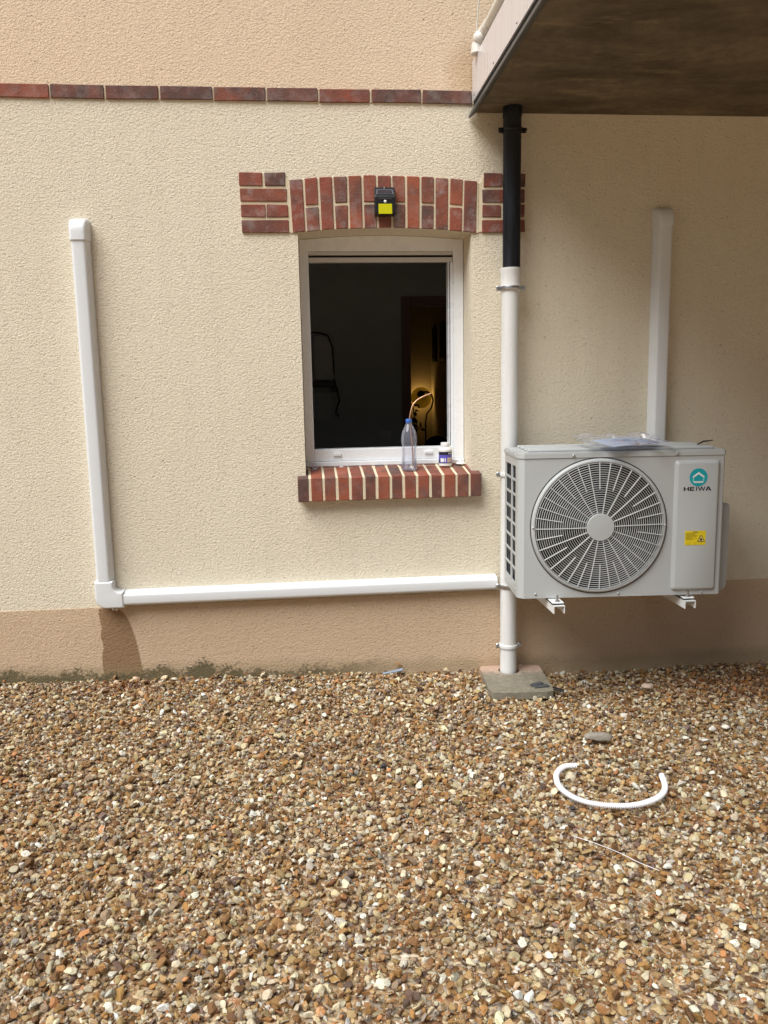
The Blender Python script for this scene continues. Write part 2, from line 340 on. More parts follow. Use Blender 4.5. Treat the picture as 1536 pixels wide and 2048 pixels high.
# ------------------------------------------------------------------ object helpers
def meta(o, label=None, cat=None, group=None, kind=None):
    if label: o['label'] = label
    if cat: o['category'] = cat
    if group: o['group'] = group
    if kind: o['kind'] = kind
    return o
def thing(name, label, cat, loc=(0, 0, 0), rz=0, group=None):
    o = bpy.data.objects.new(name, None); C.objects.link(o); o.empty_display_size = .05
    o.location = loc; o.rotation_euler = (0, 0, rz)
    return meta(o, label, cat, group)
def link(name, me, parent=None, mats=None, loc=None, rot=None):
    o = bpy.data.objects.new(name, me); C.objects.link(o)
    if mats is not None:
        for mm in (mats if isinstance(mats, (list, tuple)) else [mats]): me.materials.append(mm)
    if parent: o.parent = parent
    if loc: o.location = loc
    if rot: o.rotation_euler = rot
    return o
class MB:
    def __init__(s): s.bm = bmesh.new()
    def box(s, x0, x1, y0, y1, z0, z1, bev=0, seg=1, mi=0):
        r = bmesh.ops.create_cube(s.bm, size=1)
        vs = r['verts']
        for v in vs:
            v.co = Vector(((x0 + x1) / 2 + v.co.x * (x1 - x0), (y0 + y1) / 2 + v.co.y * (y1 - y0), (z0 + z1) / 2 + v.co.z * (z1 - z0)))
        fs = set(f for v in vs for f in v.link_faces)
        for f in fs: f.material_index = mi
        if bev:
            es = list(set(e for v in vs for e in v.link_edges))
            bmesh.ops.bevel(s.bm, geom=es, offset=bev, segments=seg, affect='EDGES', profile=.5)
        return s
    def prism(s, pts, axis, a0, a1, bev=0, seg=1, mi=0):
        """polygon pts in the plane across axis ('x': (y,z), 'y': (x,z), 'z': (x,y)) extruded from a0 to a1"""
        def mk(p, t):
            return {'x': (t, p[0], p[1]), 'y': (p[0], t, p[1]), 'z': (p[0], p[1], t)}[axis]
        A = [s.bm.verts.new(mk(p, a0)) for p in pts]; B = [s.bm.verts.new(mk(p, a1)) for p in pts]
        fs = [s.bm.faces.new(A), s.bm.faces.new(B[::-1])]
        n = len(pts)
        for i in range(n): fs.append(s.bm.faces.new((A[i], B[i], B[(i + 1) % n], A[(i + 1) % n])))
        for f in fs: f.material_index = mi
        bmesh.ops.recalc_face_normals(s.bm, faces=fs)
        if bev:
            es = list(set(e for f in fs for e in f.edges))
            bmesh.ops.bevel(s.bm, geom=es, offset=bev, segments=seg, affect='EDGES', profile=.5)
        return s
    def quad(s, *p, mi=0):
        f = s.bm.faces.new([s.bm.verts.new(q) for q in p]); f.material_index = mi; return s
    def lathe(s, prof, c=(0, 0, 0), axis='z', seg=32, mi=0, cap0=False, cap1=False, scale=(1, 1)):
        rings = []
        for r, h in prof:
            ring = []
            for i in range(seg):
                t = 2 * PI * i / seg; u, v_ = math.cos(t) * r * scale[0], math.sin(t) * r * scale[1]
                p = {'z': (u, v_, h), 'y': (u, h, v_), 'x': (h, u, v_)}[axis]
                ring.append(s.bm.verts.new((p[0] + c[0], p[1] + c[1], p[2] + c[2])))
            rings.append(ring)
        fs = []
        for a_, b_ in zip(rings, rings[1:]):
            for i in range(seg):
                j = (i + 1) % seg; fs.append(s.bm.faces.new((a_[i], a_[j], b_[j], b_[i])))
        if cap0: fs.append(s.bm.faces.new(rings[0][::-1]))
        if cap1: fs.append(s.bm.faces.new(rings[-1]))
        for f in fs: f.material_index = mi
        if cap0 and cap1: bmesh.ops.recalc_face_normals(s.bm, faces=fs)
        return s
    def tube(s, pts, r, seg=10, mi=0, caps=True):
        pts = [Vector(p) for p in pts]; rs = r if isinstance(r, (list, tuple)) else [r] * len(pts)
        rings = []; up = None
        for i, p in enumerate(pts):
            t = (pts[min(i + 1, len(pts) - 1)] - pts[max(i - 1, 0)]).normalized()
            if up is None: up = t.orthogonal().normalized()
            up = (up - t * up.dot(t)).normalized(); sd_ = t.cross(up)
            rings.append([s.bm.verts.new(p + (up * math.cos(2 * PI * k / seg) + sd_ * math.sin(2 * PI * k / seg)) * rs[i]) for k in range(seg)])
        for a_, b_ in zip(rings, rings[1:]):
            for k in range(seg):
                j = (k + 1) % seg; f = s.bm.faces.new((a_[k], a_[j], b_[j], b_[k])); f.material_index = mi
        if caps: s.bm.faces.new(rings[0][::-1]).material_index = mi; s.bm.faces.new(rings[-1]).material_index = mi
        return s
    def ball(s, c, r, seg=12, mi=0, sc=(1, 1, 1)):
        q = bmesh.ops.create_uvsphere(s.bm, u_segments=seg, v_segments=max(6, seg // 2), radius=r)
        for v in q['verts']: v.co = Vector((v.co.x * sc[0] + c[0], v.co.y * sc[1] + c[1], v.co.z * sc[2] + c[2]))
        for f in set(f for v in q['verts'] for f in v.link_faces): f.material_index = mi
        return s
    def hole_plate(s, rect, cc, rad, at, thick, axis='y', seg=96, mi=0):
        """plate with a round hole; rect in plane coords, front at 'at', back at 'at + thick'"""
        x0, x1, z0, z1 = rect; cx, cz = cc
        ang = [2 * PI * i / seg for i in range(seg)] + [math.atan2(z - cz, x - cx) % (2 * PI) for x in (x0, x1) for z in (z0, z1)]
        ang = sorted(set(round(t, 5) for t in ang))
        def outp(t):
            dx, dz = math.cos(t), math.sin(t); k = 1e9
            if dx > 1e-9: k = min(k, (x1 - cx) / dx)
            if dx < -1e-9: k = min(k, (x0 - cx) / dx)
            if dz > 1e-9: k = min(k, (z1 - cz) / dz)
            if dz < -1e-9: k = min(k, (z0 - cz) / dz)
            return cx + dx * k, cz + dz * k
        def P(p, t): return (p[0], t, p[1]) if axis == 'y' else (p[0], p[1], t)
        I0, O0, I1, O1 = [], [], [], []
        for t in ang:
            ip = (cx + rad * math.cos(t), cz + rad * math.sin(t)); op = outp(t)
            I0.append(s.bm.verts.new(P(ip, at))); O0.append(s.bm.verts.new(P(op, at)))
            I1.append(s.bm.verts.new(P(ip, at + thick))); O1.append(s.bm.verts.new(P(op, at + thick)))
        n = len(ang); fs = []
        for i in range(n):
            j = (i + 1) % n
            fs += [s.bm.faces.new((I0[i], O0[i], O0[j], I0[j])), s.bm.faces.new((I1[i], I1[j], O1[j], O1[i])),
                   s.bm.faces.new((I0[i], I0[j], I1[j], I1[i])), s.bm.faces.new((O0[i], O1[i], O1[j], O0[j]))]
        for f in fs: f.material_index = mi
        bmesh.ops.recalc_face_normals(s.bm, faces=fs)
        return s
    def done(s, name, mats, parent=None, smooth=None, loc=None, rot=None):
        me = bpy.data.meshes.new(name); s.bm.to_mesh(me); s.bm.free()
        if smooth is not None:
            for p in me.polygons: p.use_smooth = True
            if smooth < 180:
                me.set_sharp_from_angle(angle=R(smooth))
        return link(name, me, parent, mats, loc, rot)

def ZG(x, y):
    """gravel surface height"""
    return float(np.interp(x, [-1.8, -.6, .2, .9, 1.3, 2.4], [.080, .055, .034, .004, -.028, -.020])) * max(0.0, min(1.0, 1 + (y + .1) / .9)) if y < -.1 else float(np.interp(x, [-1.8, -.6, .2, .9, 1.3, 2.4], [.080, .055, .034, .004, -.028, -.020]))

# ================================================================== HOUSE
house = thing('house', 'rendered house wall with cream upper render, tan plinth, red brick trim, balcony and open window', 'house')
OX0, OX1 = .004, .799
ARC_C = .4015; ARC_H = .020; half = (OX1 - OX0) / 2
ARC_R = (half ** 2 + ARC_H ** 2) / (2 * ARC_H); ARC_CZ = 2.133 - ARC_R
def arcz(x): return ARC_CZ + math.sqrt(max(0, ARC_R ** 2 - (x - ARC_C) ** 2))
# --- wall with window opening (front y=0, back y=.32)
def build_wall():
    bm = bmesh.new()
    WX0, WX1, WZ0, WZ1, T = -6.0, 7.0, -.4, 6.0, .32
    hz = .90
    xs = [OX0 + (OX1 - OX0) * i / 16 for i in range(17)]
    polys = [[(WX0, WZ0), (OX0, WZ0), (OX0, hz), (OX0, arcz(OX0)), (OX0, WZ1), (WX0, WZ1)],
             [(OX1, WZ0), (WX1, WZ0), (WX1, WZ1), (OX1, WZ1), (OX1, arcz(OX1)), (OX1, hz)],
             [(OX0, WZ0), (OX1, WZ0), (OX1, hz), (OX0, hz)]]
    for a_, b_ in zip(xs, xs[1:]):
        polys.append([(a_, arcz(a_)), (b_, arcz(b_)), (b_, WZ1), (a_, WZ1)])
    for y, rev in ((0, False), (T, True)):
        for p in polys:
            vs = [bm.verts.new((q[0], y, q[1])) for q in p]
            bm.faces.new(vs[::-1] if rev else vs)
    loop = [(OX0, hz), (OX1, hz)] + [(x, arcz(x)) for x in reversed(xs)]
    for i in range(len(loop)):
        p, q = loop[i], loop[(i + 1) % len(loop)]
        bm.faces.new([bm.verts.new(c) for c in ((p[0], 0, p[1]), (p[0], T, p[1]), (q[0], T, q[1]), (q[0], 0, q[1]))])
    out = [(WX0, WZ0), (WX1, WZ0), (WX1, WZ1), (WX0, WZ1)]
    for i in range(4):
        p, q = out[i], out[(i + 1) % 4]
        bm.faces.new([bm.verts.new(c) for c in ((p[0], 0, p[1]), (q[0], 0, q[1]), (q[0], T, q[1]), (p[0], T, p[1]))])
    me = bpy.data.meshes.new('wall'); bm.to_mesh(me); bm.free()
    o = link('wall', me, house, M['render']); return o
wall = build_wall()
b = MB(); b.box(-6, 7, -.0045, -.0005, -.35, .4135); o = b.done('plinth', M['plinth'], house); o['label'] = 'tan rendered plinth with a wet patch and algae'

def brick(parent, poly, y0, y1, bias, white=.3, red=.5, axis='y', bev=.0022):
    mb = MB(); mb.prism(poly, axis, y0, y1)
    for v in mb.bm.verts:
        v.co += Vector([random.uniform(-.0009, .0009) for _ in range(3)])
    bmesh.ops.bevel(mb.bm, geom=list(mb.bm.edges), offset=bev, segments=1, affect='EDGES')
    # origin in the middle of the brick
    me = bpy.data.meshes.new('brick'); mb.bm.to_mesh(me); mb.bm.free()
    o = link('brick', me, parent, M['brick']); o.color = (bias, white, red, 1); return o

# --- string course
mb = MB(); mb.prism([(-6, 2.668), (.815, 2.668), (.815, 2.712), (-6, 2.712)], 'y', -.0035, .0)
course = mb.done('string_course', M['mortar'], house)
x = -1.257
tones = [.12, .78, .55, .95, .62, .70, .35, .85, .72]
xs_b = [(-1.2570, .2215)]
bx = -1.257 - .2295 * 16; k = -16
while bx < .79:
    x1 = min(bx + .2215, .812)
    t = tones[k] if 0 <= k < len(tones) else random.uniform(.1, .95)
    ja, jb = random.uniform(-.0015, .0015), random.uniform(-.0015, .0015)
    brick(course, [(bx + ja, 2.666 + jb), (x1 + jb, 2.667 + ja), (x1, 2.722 + ja), (bx, 2.721 + jb)], -.010, -.0005, t * .75 + .22, .35, random.random() * .6)
    bx += .2295; k += 1

# --- lintel
mort = MB()
mort.prism([(-.244, 2.116), (-.030, 2.116), (-.030, 2.338), (-.040, 2.352), (-.044, 2.367), (-.244, 2.367)], 'y', -.005, 0)
mort.prism([(.832, 2.116), (1.046, 2.116), (1.046, 2.369), (.860, 2.369), (.846, 2.338), (.838, 2.33)], 'y', -.005, 0)
N = 14
xsv = [-.030 + (.862) * i / N for i in range(N + 1)]
pl = [(xx, arcz(xx) + .002) for xx in xsv] + [(xx, arcz(xx) + .2235) for xx in reversed(xsv)]
for i in range(N):
    q = [(xsv[i], arcz(xsv[i]) + .0015), (xsv[i + 1], arcz(xsv[i + 1]) + .0015), (xsv[i + 1], arcz(xsv[i + 1]) + .2235), (xsv[i], arcz(xsv[i]) + .2235)]
    mort.prism(q, 'y', -.005, 0)
lintel = mort.done('brick_lintel', M['mortar'], house)
lintel['label'] = 'segmental brick lintel over the window with stepped end blocks'
rows = [  # left block, right block: (x0, x1, z0, z1, tone)
    (-.2470, -.1455, 2.3125, 2.3690, .15), (-.1360, -.0440, 2.3125, 2.3690, .85),
    (-.2450, -.0400, 2.2455, 2.3010, .45),
    (-.2440, -.1370, 2.1790, 2.2330, .12), (-.1300, -.0360, 2.1790, 2.2330, .30),
    (-.2450, -.0340, 2.1130, 2.1660, .72),
    (.8560, .9430, 2.3130, 2.3720, .55), (.9520, 1.0500, 2.3130, 2.3710, .75),
    (.8500, 1.0480, 2.2450, 2.3010, .65),
    (.8510, .9370, 2.1800, 2.2340, .10), (.9460, 1.0480, 2.1800, 2.2340, .80),
    (.8480, 1.0500, 2.1130, 2.1660, .62)]
for x0, x1, z0, z1, t in rows:
    j = [random.uniform(-.0015, .0015) for _ in range(4)]
    brick(lintel, [(x0 + j[0], z0 + j[1]), (x1 + j[2], z0 + j[3]), (x1 + j[1], z1 + j[0]), (x0 + j[3], z1 + j[2])], -.0105, -.001, t * .85, .55, random.random())
vt = [(.28, .75), (.10, .35, .62), (.15, .3), (.60, .25, .5), (.30, .5), (.08, .3, .8), (.15, .2, .45), (.30, .3, .85), (.05, .3), (.35, .4, .65), (.40, .8), (.12, .3, .3), (.45, .7)]
tilt0, tilt1 = -.006, .006
for i in range(13):
    f = i / 12
    xt0 = -.0255 + .0662 * i; xb0 = -.0175 + .0650 * i; wt = .0560; wb = .0550
    def E_(s_):   # along the brick: 0 bottom, 1 top
        return (xb0 + (xt0 - xb0) * s_, xb0 + wb + (xt0 + wt - xb0 - wb) * s_)
    def piece(s0, s1, tone, wh):
        j = [random.uniform(-.0014, .0014) for _ in range(4)]
        L0, R0 = E_(s0); L1, R1 = E_(s1)
        zb = lambda xx, s_: arcz(xx) + .2262 * s_
        brick(lintel, [(L0 + j[0], zb(L0, s0) + j[1]), (R0 + j[2], zb(R0, s0) + j[1]), (R1 + j[1], zb(R1, s1) + j[3]), (L1 + j[3], zb(L1, s1) + j[3])],
              -.0105 + random.uniform(-.001, .001), -.001, tone, wh, random.random())
    v_ = vt[i]
    if i % 2 == 0: piece(0, 1, v_[0], v_[1])
    else:
        piece(0, .455, v_[2], .8); piece(.50, 1, v_[0], v_[1])

# --- window sill of bricks on edge
SL = .145
def sz(y, base=1.003): return base + SL * (y + .055)
mb = MB(); mb.prism([(-.0525, .896), (-.0525, 1.0005), (.172, sz(.172) - .003), (.172, .93)], 'x', -.031, .835)
sill = mb.done('window_sill', M['mortar'], house)
sill['label'] = 'projecting sill of bricks laid on edge with pale joints'
st_ = [.95, .10, .55, .15, .25, .85, .18, .75, .12, .08, .55, .10, .80, .88]
for i in range(14):
    x0 = -.036 + .0630 * i; x1 = x0 + .0530
    jz = random.uniform(-.0015, .0015); jy = random.uniform(-.0015, .0015)
    brick(sill, [(-.055 + jy, .893 + jz), (-.055 + jy, 1.003 + jz), (.132, sz(.132) + jz), (.132, .93)], x0, x1, st_[i] * .85, .25, random.random(), axis='x', bev=.003)
    if 0 < i < 13:
        brick(sill, [(.139, .93), (.139, sz(.139)), (.170, sz(.170)), (.170, .93)], x0 + random.uniform(-.003, .003), x1 + random.uniform(-.003, .003), .6, .7, .2, axis='x')

# --- window frame set back in the opening
FY = .172
mb = MB()
mb.box(OX0 + .002, .050, FY, FY + .075, 1.058, 2.1145, .0025)          # left post
mb.box(.7475, OX1 - .002, FY, FY + .075, 1.058, 2.1145, .0025)         # right post
mb.box(.0502, .7473, FY + .004, FY + .075, 1.058, 1.118, .004, 2)       # bottom inner rail
mb.box(OX0 + .002, OX1 - .002, FY - .012, FY + .075, 1.0335, 1.0575, .003)  # lower nose
win = mb.done('window', M['frame'], house); win['label'] = 'white window frame standing open to a dark room'
mb = MB()
mb.prism([(.0502, 2.060)] + [(.7473, 2.060)] + [(xx, arcz(xx) - .002) for xx in [.7473 - .6971 * i / 12 for i in range(13)]], 'y', FY + .006, FY + .075)
mb.done('arched_head_panel', M['frame'], win)
mb = MB(); mb.box(.0502, .7473, FY + .010, FY + .07, 2.0435, 2.0595, .002); mb.done('shutter_box_rail', M['shutter'], win)
mb = MB(); mb.box(.0502, .7473, FY + .030, FY + .06, 2.0335, 2.0425); mb.done('shutter_slot', M['darkin'], win)
mb = MB(); mb.box(.0502, .7473, FY + .018, FY + .045, 2.0105, 2.0335, .003, 2); mb.done('shutter_slat', M['shutter'], win)
mb = MB(); mb.box(.7255, .7300, FY + .020, FY + .075, 1.118, 2.010); mb.box(.7340, .7473, FY + .010, FY + .075, 1.118, 2.010, .002); mb.done('guide_rail', M['frame'], win)
mb = MB(); mb.box(.7302, .7338, FY + .040, FY + .075, 1.118, 2.010); mb.done('guide_groove', M['darkin'], win)
for xx in (.142, .598):
    mb = MB(); mb.prism([(xx, 1.085), (xx + .040, 1.085), (xx + .040, 1.099), (xx, 1.099)], 'y', FY - .0075, FY + .005, .002, 1); mb.done('drain_cap', M['frame'], win)

# --- balcony (slab soffit, fascia, trim, rail)
BXL, BY, BZ = .822, -3.0, 2.632  # outer slab depth lies out of view, added to shade the wall below
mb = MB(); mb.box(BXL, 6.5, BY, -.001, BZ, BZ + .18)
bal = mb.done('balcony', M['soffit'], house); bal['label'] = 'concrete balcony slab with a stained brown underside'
mb = MB(); mb.prism([(.8035, 2.672), (.8035, 2.842), (.806, 2.846), (.8215, 2.846), (.8215, 2.672)], 'y', BY, -.012)
mb.done('fascia_panel', M['fascia'], bal)
mb = MB()
mb.prism([(.786, 2.606), (.7935, 2.606), (.8215, 2.629), (.8215, 2.640), (.800, 2.640), (.786, 2.616)], 'y', BY, -.0115)
mb.done('drip_edge', M['trim'], bal)
mb = MB(); mb.box(.8105, .8213, BY, -.013, 2.640, 2.672); mb.done('fascia_gap', M['darkin'], bal)
for yy in (-.06, -.42, -.78):
    mb = MB(); mb.ball((.8030, yy, 2.688), .0035, 8); mb.done('rivet', M['trim'], bal)
mb = MB(); mb.tube([(.838, -.14, 2.925), (.838, BY + .05, 2.925)], .0235, 16); mb.done('rail_tube', M['rail'], bal, 40)
mb = MB(); mb.ball((.812, -.125, 2.895), .030, 16, sc=(1, 1.0, .95)); mb.tube([(.838, -.19, 2.925), (.836, -.15, 2.922), (.824, -.122, 2.910)], [.0265, .0275, .027], 16)
mb.tube([(.806, -.11, 2.880), (.806, -.11, 2.838)], [.026, .030], 16); mb.done('rail_fitting', M['rail'], bal, 50)
mb = MB(); mb.tube([(.798, -.12, 2.91), (.812, -.20, 3.25), (.82, -.24, 3.5)], .0035, 8); mb.done('steel_cable', M['rail'], bal, 60)

# ================================================================== ROOM BEHIND THE WINDOW
def struct(name, mat, *boxes):
    mb = MB()
    for bx_ in boxes: mb.box(*bx_)
    return meta(mb.done(name, mat), kind='structure')
struct('room_floor', M['roomfloor'], (-1.6, 2.3, .325, 5.4, -.12, .0))
struct('room_ceiling', M['roomwall'], (-1.6, 2.3, .325, 5.4, 2.5, 2.6))
struct('room_side_wall', M['roomwall'], (-1.7, -1.602, .325, 3.0, 0, 2.5), (2.302, 2.4, .325, 3.0, 0, 2.5))
struct('room_back_wall', M['roomwall'], (-1.6, .91, 3.0, 3.1, 0.002, 2.498), (1.66, 2.3, 3.0, 3.1, 0.002, 2.498), (.91, 1.66, 3.0, 3.1, 2.07, 2.498))
struct('hall_wall', M['hall'], (-.6, 1.43, 5.2, 5.3, .002, 2.498), (1.43, 1.53, 3.102, 5.3, .002, 2.498), (-.7, -.6, 3.102, 5.3, .002, 2.498))
mb = MB(); mb.box(.835, .909, 2.975, 2.999, .002, 2.145, .003); mb.box(1.661, 1.735, 2.975, 2.999, .002, 2.145, .003); mb.box(.909, 1.661, 2.975, 2.999, 2.071, 2.145, .003)
mb.done('door_frame', M['doorframe'], house)
u = thing('wall_appliance', 'pale box shaped appliance hung on the inner wall of the dark room', 'appliance', (.10, 3, 1.45))
mb = MB(); mb.box(0, .165, -.12, -.002, .02, .38, .02, 3); mb.done('housing', M['applianced'], u, 40)
mb = MB(); mb.box(-.05, .175, -.13, -.005, -.03, .012, .006); mb.box(.14, .18, -.12, -.01, -.07, -.03, .004); mb.done('lower_tray', M['black'], u)
mb = MB(); mb.tube([(.10 - .06, 2.93, 1.86), (.16, 2.86, 1.85), (.22, 2.87, 1.83), (.255, 2.87, 1.74), (.262, 2.88, 1.60), (.262, 2.9, 1.48), (.29, 2.92, 1.38), (.305, 2.93, 1.31), (.28, 2.95, 1.24), (.272, 2.96, 1.20), (.30, 2.96, 1.175)], .006, 8)
meta(mb.done('power_cord', M['black'], None, 60), 'thin black cord looping over the appliance and hanging down the inner wall', 'cord')
mb = MB(); mb.box(.09, .235, 2.985, 2.998, 1.14, 1.37, .002); meta(mb.done('wall_board', M['applianced']), 'pale flat board on the inner wall just under the appliance', 'board')
mb = MB(); mb.box(.645, .735, 2.988, 2.9985, .955, 1.040, .004, 2); mb.box(.662, .718, 2.985, 2.989, .972, 1.022, .002); meta(mb.done('wall_socket', M['applianced']), 'faint double wall socket low on the dark room wall beside the bottle', 'wall socket')
# lamp in the hall
lp = thing('floor_lamp', 'lit floor lamp with round yellow shade and curved black pole glowing in the hall', 'floor lamp', (1.325, 4.94, 0))
mb = MB(); mb.lathe([(.13, 0), (.13, .02), (.02, .035)], cap0=True, cap1=True); mb.done('base', M['black'], lp, 40)
mb = MB(); mb.tube([(0, 0, .03), (0, 0, 1.02), (.015, 0, 1.11), (.065, 0, 1.17), (.085, 0, 1.25), (.07, 0, 1.31), (.02, -.02, 1.345), (-.04, -.05, 1.345)], .0095, 10); mb.done('pole', M['black'], lp, 60)
mb = MB(); mb.lathe([(.035, -.06), (.042, -.03), (.04, .0)], c=(0, 0, 0), axis='y', cap0=True, cap1=True, seg=20); mb.done('socket', M['black'], lp, 50, loc=(-.055, -.02, 1.322))
mb = MB(); mb.lathe([(.035, 0), (.105, .035), (.115, .06)], axis='y', seg=36, cap0=True); o = mb.done('lamp_shade', M['shade'], lp, 60, loc=(-.03, .0, 1.29), rot=(R(-8), 0, R(6)))
mb = MB(); mb.ball((-.03, .09, 1.29), .03, 12); mb.done('bulb', M['bulb'], lp, 60)
ld = bpy.data.lights.new('lamp_glow', 'POINT'); ld.energy = .6; ld.color = (1, .66, .24); ld.shadow_soft_size = .03
lo = bpy.data.objects.new('lamp_glow', ld); C.objects.link(lo); lo.parent = lp; lo.location = (-.03, .17, 1.29)
# plant, armchair, pictures
pt = thing('potted_plant', 'dark leafy plant silhouetted behind the bottle in the hall', 'plant', (1.15, 4.55, 0))
mb = MB(); mb.lathe([(.07, 0), (.1, .35), (.085, .35), (.08, .30)], cap0=True, seg=20); mb.done('pot', M['black'], pt, 40)
mb = MB()
for i in range(150):
    h = random.uniform(.35, 1.22); rr = .11 * (1.25 - h) + .02; t = random.uniform(0, 2 * PI); r0 = random.uniform(0, rr + .05)
    p = Vector((r0 * math.cos(t), r0 * math.sin(t), h)); a1 = Vector([random.gauss(0, 1) for _ in range(3)]).normalized() * .035; a2 = a1.cross(Vector([random.gauss(0, 1) for _ in range(3)])).normalized() * .016
    mb.quad(p - a1, p + a2, p + a1, p - a2)
mb.tube([(0, 0, .3), (.01, 0, .8), (-.01, 0, 1.2)], .006, 6)
mb.done('foliage', M['leafdark'], pt)
ch = thing('armchair', 'dark navy rounded armchair back just showing above the window frame right', 'armchair', (1.28, 3.9, 0))
mb = MB(); mb.prism([(-.14 + 0, .3), (.14, .3)] + [(.14 * math.cos(t) * (1 if math.cos(t) > 0 else 1), .78 + .155 * math.sin(t)) for t in [PI * i / 12 for i in range(13)]], 'y', -.04, .04, .015, 2); mb.done('backrest', M['navy'], ch, 60)
mb = MB(); mb.box(-.14, .14, -.50, .03, .25, .42, .03, 2); mb.done('seat', M['navy'], ch, 40)
for sx in (-.12, .12):
    for sy in (-.46, .0):
        mb = MB(); mb.tube([(sx, sy, 0), (sx, sy, .26)], .015, 8); mb.done('leg', M['black'], ch, 60)
for k, (y0, y1) in enumerate(((4.78, 4.98), (4.22, 4.50))):
    f = thing('picture_frame', ('narrow dark picture frame on the hall side wall, the one further from the window' if k == 0 else 'dark picture frame on the hall side wall nearer the window opening'), 'picture', (1.428, y0, 1.66), 0, 'pictures on the hall wall')
    mb = MB(); mb.box(-.02, -.001, 0, y1 - y0, 0, .38, .004); mb.done('frame', M['black'], f)
    mb = MB(); mb.box(-.0225, -.0205, .03, y1 - y0 - .03, .03, .35); mb.done('picture', M['navy'], f)

# ================================================================== TRUNKING
def duct_profile(w, d, r=.013, taper=.009):
    """points (across, out) of a trunking cover, open at the wall"""
    pts = [(-w / 2, 0), (-w / 2 + taper * .3, d * .55)]
    for i in range(6):
        t = PI - (PI / 2) * i / 5; pts.append((-w / 2 + taper + r + r * math.cos(t), d - r + r * math.sin(t)))
    pts += [(-p[0], p[1]) for p in reversed(pts)]
    return pts
def duct_run(name, p0, p1, parent, w=.09, d=.060, mat=None):
    """straight cover from p0 to p1 in the wall plane (x,z)"""
    a_, b_ = Vector((p0[0], p0[1])), Vector((p1[0], p1[1])); t = (b_ - a_).normalized(); nrm = Vector((t.y, -t.x))
    prof = duct_profile(w, d)
    mb = MB(); A, B = [], []
    for u_, o_ in prof:
        for L, q in ((A, a_), (B, b_)):
            s_ = q + nrm * u_; L.append(mb.bm.verts.new((s_.x, -o_ - .0005, s_.y)))
    n = len(prof)
    for i in range(n - 1): mb.bm.faces.new((A[i], B[i], B[i + 1], A[i + 1]))
    mb.bm.faces.new(A); mb.bm.faces.new(B[::-1])
    bmesh.ops.recalc_face_normals(mb.bm, faces=list(mb.bm.faces))
    return mb.done(name, mat or M['duct'], parent, 35)
def duct_elbow(name, c, parent, r_out, w, d, a0, a1, inner=.012):
    mb = MB(); prof = duct_profile(w, d); rings = []; r_mid = r_out - w / 2
    for i in range(13):
        t = a0 + (a1 - a0) * i / 12
        ring = []
        for u_, o_ in prof:
            rr = r_mid + u_; ring.append(mb.bm.verts.new((c[0] + rr * math.cos(t), -o_ - .0005, c[1] + rr * math.sin(t))))
        rings.append(ring)
    for A, B in zip(rings, rings[1:]):
        for i in range(len(A) - 1): mb.bm.faces.new((A[i], B[i], B[i + 1], A[i + 1]))
    return mb
def duct_cap(name, x, z0, z1, parent, w, d):
    """end piece whose front curves back to the wall at the top"""
    mb = MB(); n = 9; rings = []
    zs = [(z0, 1.0)] + [(z0 + (z1 - z0) * .35 + (z1 - z0) * .65 * math.sin(PI / 2 * i / n), max(.03, math.cos(PI / 2 * i / n) ** .75)) for i in range(n + 1)]
    for z, k_ in zs:
        pr = duct_profile(w - .040 * (1 - k_) ** 2, d, .013, .009)
        rings.append([mb.bm.verts.new((x + u_, -o_ * k_ - .0005, z)) for u_, o_ in pr])
    for A, B in zip(rings, rings[1:]):
        for i in range(len(A) - 1): mb.bm.faces.new((A[i], B[i], B[i + 1], A[i + 1]))
    mb.bm.faces.new(rings[0]); mb.bm.faces.new(rings[-1])
    bmesh.ops.recalc_face_normals(mb.bm, faces=list(mb.bm.faces))
    return mb.done(name, M['duct'], parent, 40)
dl = thing('pipe_trunking', 'long white trunking left of the window, dropping and turning right along the plinth', 'trunking', (0, 0, 0))
duct_run('vertical_cover', (-.9460, .548), (-.9465, 2.078), dl, .080)
duct_cap('end_cap', -.9465, 2.074, 2.170, dl, .089, .0655)
duct_run('horizontal_cover', (-.862, .4595), (.915, .4605), dl, .074, .058)
# elbow: L-shaped piece with a rounded outer corner
ex0, ex1, ez0, ez1 = -.9885, -.9035, .4205, .4985
mb = MB()
def corner(cx, cz, r, a0, a1, n=8): return [(cx + r * math.cos(a0 + (a1 - a0) * i / n), cz + r * math.sin(a0 + (a1 - a0) * i / n)) for i in range(n + 1)]
outl = [(-.862, ez1), (-.862, ez0)][::-1]
poly = [(-.860, ez0)] + [(-.860, ez1)] + corner(ex1 + .028, ez1 + .028, .028, -PI / 2, -PI, 7) + [(ex1, .550), (ex0, .550)] + corner(ex0 + .050, ez0 + .050, .050, PI, 1.5 * PI, 10)
mb.prism(poly, 'y', -.0635, -.0005)
fe = [e for e in mb.bm.edges if all(v.co.y < -.06 for v in e.verts)]
bmesh.ops.bevel(mb.bm, geom=fe, offset=.010, segments=8, affect='EDGES', profile=.5)
mb.done('elbow', M['duct'], dl, 13)
dr = thing('pipe_trunking', 'short vertical white trunking on the right rising behind the outdoor unit', 'trunking', (0, 0, 0))
duct_run('vertical_cover', (1.711, .80), (1.7085, 2.140), dr, .084, .060)
duct_cap('end_cap', 1.7085, 2.134, 2.222, dr, .092, .0655)
mb = MB(); mb.ball((-.905, -.02, .405), .008, 8, sc=(1, 1, .7)); mb.ball((-.92, -.02, .407), .006, 8)
meta(mb.done('sealant_blob', M['jar_white'], None, 60), 'small pale blob of sealant under the corner of the left trunking', 'sealant')

